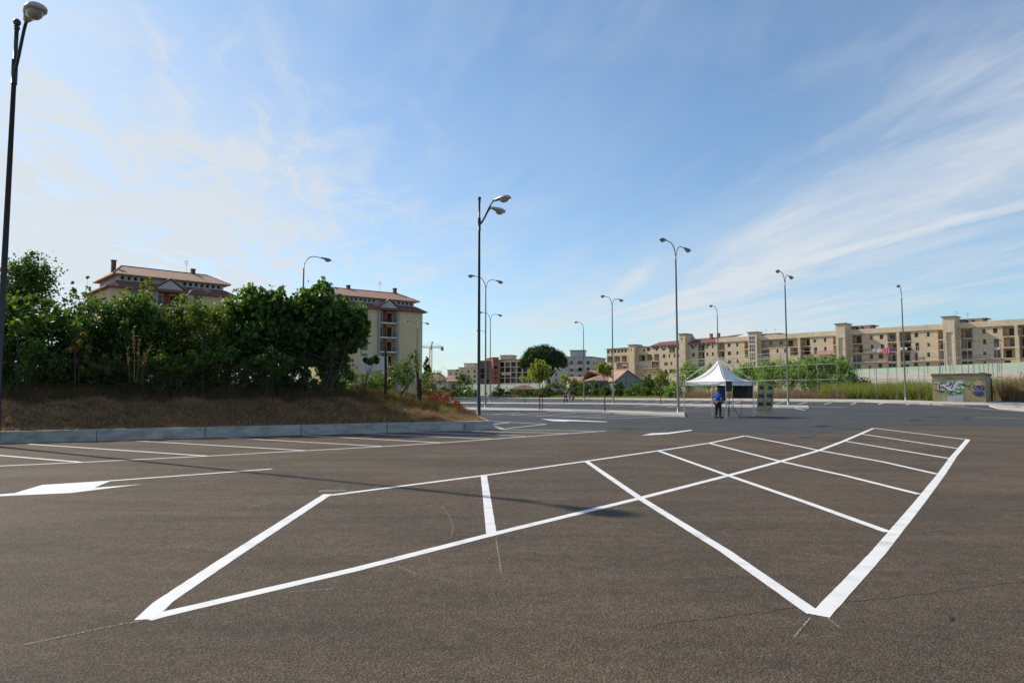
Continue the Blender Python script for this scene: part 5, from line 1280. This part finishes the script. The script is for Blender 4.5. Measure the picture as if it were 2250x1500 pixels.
# ------------------------------------------------------------------ graffiti hut
c1_ = Vector((42.9, 62.0, 0)); fd = Vector((.76, -.65, 0)).normalized(); Wh = 4.15; c0_ = c1_-fd*Wh
zb = gz(c1_.x, c1_.y); hut = thing('utility_hut', (c0_.x, c0_.y, zb), 'small ochre utility hut covered with graffiti', 'hut', math.atan2(fd.y, fd.x))
Hh = 2.75; Dh = 4.6
b = MB(); doorx = (1.16, 2.46); facade_mesh(b, 0, Wh, -.2, Hh-.2, [(doorx[0], doorx[1], .0, 2.25, .12)])
b.quad((0, 0, -.2), (0, 0, Hh-.2), (0, Dh, Hh-.2), (0, Dh, -.2)); b.quad((Wh, 0, -.2), (Wh, Dh, -.2), (Wh, Dh, Hh-.2), (Wh, 0, Hh-.2)); b.quad((0, Dh, -.2), (0, Dh, Hh-.2), (Wh, Dh, Hh-.2), (Wh, Dh, -.2)); b.build('wall', 'hutwall', hut)
b = MB(); b.box(-.08, Wh+.08, -.1, Dh+.1, Hh-.197, Hh); b.build('roof_slab', 'hutroof', hut)
for s_ in (0, 1):
    m_ = (doorx[0]+doorx[1])/2; b = MB(); x0_, x1_ = (doorx[0]+.02, m_-.01) if s_ == 0 else (m_+.01, doorx[1]-.02)
    b.box(x0_, x1_, -.012, .05, .03, 2.2); 
    for q in range(5): b.box(x0_+.12, x1_-.12, -.02, -.013, .35+q*.07, .38+q*.07)
    dr = b.build('door', 'doorgrey', hut); b = MB(); b.box(x1_-.1 if s_ == 0 else x0_+.06, x1_-.06 if s_ == 0 else x0_+.1, -.05, -.021, 1.0, 1.12); b.build('handle', 'black', dr)
def gp(cx, cy): return ((cx-290)/(1385-290)*Wh, (828-cy)/(828-205)*(Hh-.08))
def paintstroke(b, pts, wd, y):
    q = [gp(*p) for p in pts]; pts2 = []
    for i in range(len(q)-1):
        for s_ in range(6):
            t_ = s_/6; p0 = q[max(i-1, 0)]; p1 = q[i]; p2 = q[i+1]; p3 = q[min(i+2, len(q)-1)]
            pts2.append(tuple(.5*((2*p1[k])+(-p0[k]+p2[k])*t_+(2*p0[k]-5*p1[k]+4*p2[k]-p3[k])*t_**2+(-p0[k]+3*p1[k]-3*p2[k]+p3[k])*t_**3) for k in (0, 1)))
    pts2.append(q[-1]); n = len(pts2); L = []
    for i, p in enumerate(pts2):
        a_, c_ = pts2[max(i-1, 0)], pts2[min(i+1, n-1)]; tx, tz = c_[0]-a_[0], c_[1]-a_[1]; l = math.hypot(tx, tz)+1e-9
        ww = wd/2*(.35+.65*math.sin(math.pi*(i+.6)/(n+.2))**.4); L.append(((p[0]-tz/l*ww, y, p[1]+tx/l*ww), (p[0]+tz/l*ww, y, p[1]-tx/l*ww)))
    for i in range(n-1): b.quad(L[i][0], L[i+1][0], L[i+1][1], L[i][1])
for pts, wd in (([(460, 590), (560, 640), (700, 620), (900, 630)], .32), ([(610, 340), (760, 350), (920, 380)], .3), ([(840, 440), (900, 560), (860, 600)], .34), ([(330, 350), (420, 340), (540, 340)], .16), ([(980, 370), (1050, 400), (1110, 380)], .3), ([(1000, 480), (1040, 520)], .3), ([(740, 520), (800, 550)], .25)):
    b = MB(); paintstroke(b, pts, wd, -.022); b.build('graffiti', 'g_green', hut)
for pts, wd in (([(340, 390), (440, 400), (430, 520), (520, 545)], .2), ([(470, 420), (560, 450), (660, 540), (740, 590), (860, 600)], .28), ([(610, 420), (720, 370), (640, 460), (740, 420)], .24), ([(720, 570), (760, 440), (860, 370), (930, 400)], .26), ([(760, 470), (860, 510), (950, 480)], .2)):
    b = MB(); paintstroke(b, pts, wd, -.026); b.build('graffiti', 'g_white', hut)
for pts, wd in (([(330, 412), (380, 405), (430, 385)], .07), ([(560, 408), (480, 405), (440, 440), (445, 530), (520, 575)], .09), ([(335, 550), (400, 555), (480, 590), (540, 570)], .08), ([(580, 450), (650, 445), (700, 395), (660, 365)], .09), ([(500, 480), (560, 500), (620, 555), (690, 575), (720, 545)], .08), ([(700, 520), (730, 430), (790, 375)], .08), ([(640, 600), (740, 590), (830, 612), (910, 585)], .09), ([(850, 425), (930, 425), (1020, 460), (1090, 475)], .1), ([(780, 505), (850, 525), (900, 510), (880, 490)], .07), ([(620, 575), (580, 610)], .06), ([(640, 630), (720, 640), (700, 660)], .05)):
    b = MB(); paintstroke(b, pts, wd, -.030); b.build('graffiti', 'g_black', hut)
for pts, wd in (([(1175, 560), (1250, 600), (1330, 620)], .42), ([(1180, 630), (1260, 645), (1330, 630)], .22), ([(1190, 470), (1250, 500)], .3), ([(1300, 470), (1340, 510), (1310, 540)], .25)):
    b = MB(); paintstroke(b, pts, wd, -.022); b.build('graffiti', 'g_lilac', hut)
for pts, wd in (([(1200, 450), (1160, 460), (1150, 500), (1180, 530), (1210, 510)], .09), ([(1215, 470), (1250, 460), (1280, 490), (1250, 540)], .16), ([(1285, 450), (1340, 450), (1355, 500), (1330, 550), (1290, 545)], .09), ([(1160, 570), (1160, 640), (1230, 660), (1320, 655), (1340, 590)], .1), ([(1180, 580), (1250, 600), (1330, 580)], .1), ([(1180, 620), (1240, 635), (1300, 620)], .07)):
    b = MB(); paintstroke(b, pts, wd, -.027); b.build('graffiti', 'g_blue', hut)
for pts, wd in (([(1150, 320), (1180, 350), (1200, 330)], .06), ([(1280, 340), (1310, 320), (1350, 350)], .07), ([(1320, 370), (1345, 400)], .06), ([(1100, 545), (1130, 640)], .05)):
    b = MB(); paintstroke(b, pts, wd, -.023); b.build('graffiti', 'g_red', hut)
tarp = thing('dark_shelter', (c1_.x+fd.x*.15+.3, c1_.y+1.2, zb), 'dark tarpaulin-covered lean-to against the right side of the hut', 'shelter', math.atan2(fd.y, fd.x))
b = MB(); b.poly([(0, 0, -.1), (.4, .2, -.1), (.4, .2, 2.5), (0, 0, 2.85)]); b.poly([(.4, .2, -.1), (.5, 4.0, -.1), (.5, 4.0, 2.3), (.4, .2, 2.5)]); b.poly([(0, 0, 2.85), (.4, .2, 2.5), (.5, 4.0, 2.3), (0, 4.0, 2.9)]); b.poly([(0, 4, -.1), (0, 4, 2.9), (.5, 4, 2.3), (.5, 4, -.1)]); b.build('tarpaulin', 'plastic_dark', tarp)
b = MB(); pts = [G(x, y, .02) for x, y in ((2176, 881), (2190, 880), (2205, 879), (2218, 880), (2230, 881.5))]; b.tube([(p.x-pts[0].x, p.y-pts[0].y, .12+.1*math.sin(i*1.7)) for i, p in enumerate(pts)], .11, 6)
o = b.build('black_hose', 'black', smooth=True); o.location = (pts[0].x, pts[0].y, pts[0].z); tag(o, 'black hose lying in the dry grass right of the hut', 'hose')
# ------------------------------------------------------------------ tent
C = Vector((13.43, 44.5, 0)); av = Vector((2.12, -.15, 0)); bv = Vector((.2, 2.12, 0))
corners = [C-av, C-bv, C+av, C+bv]       # left, front, right, rear
tent = thing('pavilion_tent', (C.x, C.y, 0), 'white peaked canopy tent with aluminium frame', 'tent')
HE = 2.30
ap = Vector((0, 0, 3.88)); cs = [c-C for c in corners]
for c in cs:
    b = MB(); cc_ = c*1.04; b.tube([(cc_.x, cc_.y, 0), (cc_.x, cc_.y, HE)], .032, 8); b.box(cc_.x-.09, cc_.x+.09, cc_.y-.09, cc_.y+.09, 0, .015); b.build('leg', 'alu', tent)
    b = MB(); b.tube([(cc_.x, cc_.y, HE), ap], .03, 8); b.build('roof_strut', 'alu', tent)
b = MB()
for i in range(4): p, q = cs[i]*1.02, cs[(i+1) % 4]*1.02; b.tube([(p.x, p.y, HE-.06), (q.x, q.y, HE-.06)], .024, 6)
b.build('eave_bar', 'alu', tent)
b = MB(); n = 14; top = 3.62; ze = HE-.04
def pt(i, u_, v_):     # v_: 0 eave, 1 top
    p, q = cs[i], cs[(i+1) % 4]; e = p.lerp(q, u_); s_ = (1-v_); s_ = max(s_, .012); z = ze+(top-ze)*(v_**2.0*.75+v_*.25)
    inw = 1-.05*math.sin(math.pi*u_)*(1-v_)
    return Vector((e.x*s_*inw, e.y*s_*inw, z-.06*math.sin(math.pi*u_)*math.sin(math.pi*v_)))
for i in range(4):
    idx0 = len(b.v)
    for iu in range(n+1):
        for iv in range(n+1): b.v.append(tuple(pt(i, iu/n, iv/n)))
    for iu in range(n):
        for iv in range(n):
            o_ = idx0+iu*(n+1)+iv; b.f.append((o_, o_+n+1, o_+n+2, o_+1)); b.m.append(0)
b.build('canopy', 'tent', tent, True)
b = MB()
for i in range(4):
    p, q = cs[i], cs[(i+1) % 4]
    for k in range(12):
        def e_(t_): 
            v_ = p.lerp(q, t_)*(1.0-.05*math.sin(math.pi*t_)+.004*math.sin(t_*31)); return v_
        a_, c_ = e_(k/12), e_((k+1)/12); lo0, lo1 = ze-.27+.015*math.sin(k*2.1), ze-.27+.015*math.sin((k+1)*2.1)
        b.quad((a_.x, a_.y, lo0), (c_.x, c_.y, lo1), (c_.x, c_.y, ze), (a_.x, a_.y, ze))
b.build('valance', 'tent', tent)
# banner on the rear right side, and the blue roll-up
p, q = P(1611, 860, 45.6), P(1655, 860, 45.3)
b = MB(); d_ = q-p; b.box(0, d_.length, -.02, .02, 0, 1.0); o = thing('dark_banner', (p.x, p.y, 1.15), 'large dark glossy banner hung at the rear of the tent', 'banner', math.atan2(d_.y, d_.x)); b.build('cloth', 'banner_dark', o)
b = MB(); b.box(d_.length*.72, d_.length-.02, -.026, -.021, .02, .98); b.build('printed_panel', 'banner_green', o)
b = MB(); b.tube([(-.02, 0, 1.0), (d_.length+.02, 0, 1.0)], .02, 6); b.tube([(-.02, 0, -1.1), (-.02, 0, 1.0)], .02, 6); b.tube([(d_.length+.02, 0, -1.1), (d_.length+.02, 0, 1.0)], .02, 6); b.build('frame', 'galv_dark', o)
p = P(1585, 863, 43.6); o = thing('blue_banner', (p.x, p.y, 0), 'dark blue roll-up banner behind the man in blue', 'banner')
b = MB(); b.box(-.26, .26, -.01, .01, 1.02, 2.06); b.build('cloth', 'banner_blue', o); b = MB(); b.box(-.24, .24, -.014, -.011, 1.78, 1.81); b.build('printed_line', 'brown', o); b = MB(); b.tube([(0, .03, 0), (0, .03, 2.06)], .014, 6); b.box(-.27, .27, -.06, .08, 0, .05); b.build('stand', 'galv_dark', o)
def yellow_banner(px, py, Y, lab, lean):
    p = G(px, py); o = thing('roll_up_banner', p, lab, 'banner', R(-8), group='yellow roll-up banners'); o.rotation_euler = (0, lean, R(-8))
    b = MB(); b.box(-.29, .29, -.02, .0, .08, 2.15); b.build('cloth', 'banner_yellow', o)
    b = MB(); b.box(-.32, .32, -.09, .08, 0, .075); b.build('base', 'lamp_shell', o)
    for k in range(5):
        b = MB(); z = .22+k*.3; b.box(-.2, .2, -.026, -.0205, z, z+.27); b.build('photo', 'photo_dark' if k % 2 else 'photo_grey', o)
    b = MB(); b.box(-.17, .12, -.026, -.0205, 1.74, 1.98) if lean < .15 else b.ellip((0, -.023, 1.84), (.19, .003, .16)); b.build('emblem', 'photo_dark', o)
    b = MB()
    for k in range(3): b.box(-.22, .24-.1*k, -.0225, -.0205, 2.05-.035*k, 2.065-.035*k)
    b.build('text_lines', 'brown', o)
    b = MB(); b.tube([(0, .04, .05), (0, .04, 2.1)], .012, 6); b.build('stand', 'galv_dark', o)
yellow_banner(1671, 907, 50, 'left yellow banner with a column of photos', R(4)); yellow_banner(1687.5, 906.5, 50, 'right yellow banner leaning slightly to the right', R(7))
# speaker on tripod
p = G(1603, 919.5); sp0 = thing('speaker_stand', p, 'black tripod stand carrying the loudspeaker', 'stand')
b = MB(); b.tube([(0, 0, .1), (0, 0, 1.62)], .022, 8); b.build('pole', 'black', sp0)
for k in range(3):
    a_ = R(200+k*120); b = MB(); b.tube([(0, 0, 1.0), (.72*math.cos(a_), .72*math.sin(a_), 0.02)], .017, 6); b.tube([(0, 0, .45), (.36*math.cos(a_), .36*math.sin(a_), .5)], .011, 6); b.build('leg', 'black', sp0)
spk = thing('loudspeaker', p+Vector((0, 0, 1.62)), 'black box loudspeaker on the tripod beside the tent post', 'speaker', R(-15))
b = MB(); b.prism([(-.17, -.17), (.17, -.17), (.12, .17), (-.12, .17)], 0, .62); b.build('cabinet', 'black', spk); b = MB(); b.box(-.15, .15, -.18, -.172, .03, .59); b.build('grille', 'rail', spk)
p = G(1629.5, 913.5); ms = thing('microphone_stand', p, 'thin boom microphone stand under the tent', 'stand')
b = MB(); b.tube([(0, 0, .02), (0, 0, 1.05)], .011, 6); b.tube([(.14, -.1, .98), (-.45, .2, 1.42)], .009, 6); b.build('boom', 'black', ms); b = MB()
for k in range(3): a_ = R(30+k*120); b.tube([(0, 0, .12), (.26*math.cos(a_), .26*math.sin(a_), .01)], .01, 5)
b.build('base', 'black', ms); b = MB(); b.ellip((-.47, .21, 1.44), (.03, .03, .04)); b.build('microphone', 'black', ms)
# ------------------------------------------------------------------ people
def skinmesh(name, verts, edges, radii, mat, parent, sub=1, root=0):
    me = bpy.data.meshes.new(name); me.from_pydata([tuple(v) for v in verts], edges, []); me.materials.append(M[mat])
    o = bpy.data.objects.new(name, me); COL.objects.link(o); o.parent = parent
    md = o.modifiers.new('skin', 'SKIN'); md.use_smooth_shade = True
    sv = me.skin_vertices[0].data
    for i, r in enumerate(radii): sv[i].radius = (r, r) if not isinstance(r, tuple) else r; sv[i].use_root = (i == root)
    if sub: s_ = o.modifiers.new('sub', 'SUBSURF'); s_.levels = sub; s_.render_levels = sub
    return o
def person(loc, rz, s, label, top, bottom, hair, Lh, Rh, Lf, Rf, longhair=False, cat='person', bare=False, bulk=1.0):
    """y is the facing direction; Lh/Rh: (elbow, hand) positions, Lf/Rf: (knee, foot) positions, for a 1.75 m body"""
    t = thing('person', loc, label, cat, rz); t.scale = (s*bulk, s*bulk, s)
    V = {}; order = []; E = []; Rd = []
    def v(n, p, r): V[n] = len(order); order.append(Vector(p)); Rd.append(r)
    def e(*ns):
        for a, c in zip(ns, ns[1:]): E.append((V[a], V[c]))
    v('pel', (0, 0, .95), (.15, .11)); v('belly', (0, .02, 1.1), (.145, .115)); v('chest', (0, .0, 1.32), (.16, .115)); v('neck0', (0, -.01, 1.47), (.07, .07)); v('neck', (0, 0, 1.52), (.055, .055)); v('head', (0, .015, 1.60), (.078, .09)); v('crown', (0, .0, 1.70), (.07, .085))
    e('pel', 'belly', 'chest', 'neck0', 'neck', 'head', 'crown')
    v('nose', (0, .115, 1.615), (.014, .014)); e('head', 'nose')
    for sd, H_, Fk in (('l', Lh, Lf), ('r', Rh, Rf)):
        x = -1 if sd == 'l' else 1
        v('sh'+sd, (x*.19, 0, 1.42), (.058, .058)); v('el'+sd, H_[0], (.042, .042)); v('wr'+sd, H_[1], (.028, .028)); e('chest', 'sh'+sd, 'el'+sd, 'wr'+sd)
        el, wr = Vector(H_[0]), Vector(H_[1]); d_ = (wr-el).normalized(); pm = wr+d_*.05; v('pa'+sd, pm, (.034, .02)); e('wr'+sd, 'pa'+sd)
        side = d_.cross(Vector((0, 1, 0)) if abs(d_.y) < .8 else Vector((1, 0, 0))).normalized()
        for k, L_ in enumerate((.06, .075, .08, .07)):
            v(f'f{sd}{k}', pm+side*(.027-.018*k)+d_*(.03+L_)+Vector((0, .015, 0)), (.009, .009)); e('pa'+sd, f'f{sd}{k}')
        v('th'+sd, pm+side*.055+d_*.02, (.010, .010)); e('wr'+sd, 'th'+sd)
        v('hip'+sd, (x*.09, 0, .90), (.088, .09)); v('kn'+sd, Fk[0], (.058, .06)); v('an'+sd, Fk[1], (.04, .042)); v('to'+sd, Vector(Fk[1])+Vector((x*.02, .17, -.05)), (.035, .028)); e('pel', 'hip'+sd, 'kn'+sd, 'an'+sd, 'to'+sd)
    skinmesh('body', order, E, Rd, 'skin', t)
    def garment(name, names, edges, grow, mat, cut={}):
        vs = []; mp = {}; rr = []
        for n_ in names:
            mp[n_] = len(vs); p = order[V[n_]] if n_ in V else None
            if n_ in cut: p = order[V[cut[n_][0]]].lerp(order[V[cut[n_][1]]], cut[n_][2]); r0 = Rd[V[cut[n_][0]]]; r1 = Rd[V[cut[n_][1]]]; r = tuple(a*(1-cut[n_][2])+c*cut[n_][2] for a, c in zip(r0, r1))
            else: r = Rd[V[n_]]
            vs.append(p); rr.append(tuple(a+grow for a in r))
        skinmesh(name, vs, [(mp[a], mp[c]) for a, c in edges], rr, mat, t)
    garment('shirt', ['pel', 'belly', 'chest', 'neck0', 'shl', 'sll', 'shr', 'slr'], [('pel', 'belly'), ('belly', 'chest'), ('chest', 'neck0'), ('chest', 'shl'), ('shl', 'sll'), ('chest', 'shr'), ('shr', 'slr')], .018, top, {'sll': ('shl', 'ell', .75), 'slr': ('shr', 'elr', .75)})
    garment('trousers', ['pel', 'hipl', 'knl', 'al', 'hipr', 'knr', 'ar'], [('pel', 'hipl'), ('hipl', 'knl'), ('knl', 'al'), ('pel', 'hipr'), ('hipr', 'knr'), ('knr', 'ar')], .014, bottom, {'al': ('knl', 'anl', .45 if bare else .95), 'ar': ('knr', 'anr', .45 if bare else .95)})
    for sd in 'lr':
        p, q = order[V['an'+sd]]+Vector((0, -.04, -.03)), order[V['to'+sd]]; b = MB(); b.tube([p+Vector((0, 0, -.015)), p.lerp(q, .5), q+Vector((0, .03, 0))], [.048, .05, .03], 8); b.build('shoe', 'black', t, True)
    b = MB(); b.ellip((0, -.012, 1.665), (.094, .108, .105), 12, 8, zmin=-.25, zmax=1); 
    if longhair: b.ellip((0, -.07, 1.56), (.07, .05, .16), 10, 6)
    b.build('hair', hair, t, True)
    b = MB()
    for x in (-.032, .032): b.ellip((x, .093, 1.635), (.012, .008, .007), 8, 4)
    b.build('eyes', 'black', t); b = MB(); b.ellip((0, .098, 1.57), (.024, .008, .006), 8, 4); b.build('mouth', 'redinside', t)
    return t
p = G(1578, 918.5)
person(p, R(-62), 1.0, 'man in bright blue shirt and dark jeans, hand on hip, beside the tent', 'blue_shirt', 'jeans', 'hair_grey',
       ((-.34, -.08, 1.16), (-.17, .12, 1.02)), ((.27, -.02, 1.14), (.2, .16, .98)), ((-.12, .02, .5), (-.15, -.02, .09)), ((.1, .05, .5), (.13, .0, .09)), bulk=1.17)
for (px, py, rz, s_, lab, tp, bt, hr, ph, lh) in (
    (1243, 885.2, R(-75), .99, 'adult in black top walking at the left of the family', 'black', 'jeans', 'hair', 1, False),
    (1252, 885.2, R(-80), .93, 'woman in red top and pale trousers walking in the middle of the family', 'red_cloth', 'denim_pale', 'hair_grey', -1, True),
    (1259.5, 885.4, R(-80), .72, 'child in magenta clothes walking at the right of the family', 'red_cloth', 'red_cloth', 'hair', 1, True)):
    p = G(px, py); 
    person(p, rz, s_, lab, tp, bt, hr, ((-.24, .08*ph, 1.16), (-.22, .26*ph, .98)), ((.24, -.1*ph, 1.16), (.22, -.12*ph, .92)), ((-.09, .16*-ph, .52), (-.09, .12*-ph-.12, .12)), ((.09, .16*ph, .5), (.09, .24*ph, .09)), lh, bare=(s_ < .8))
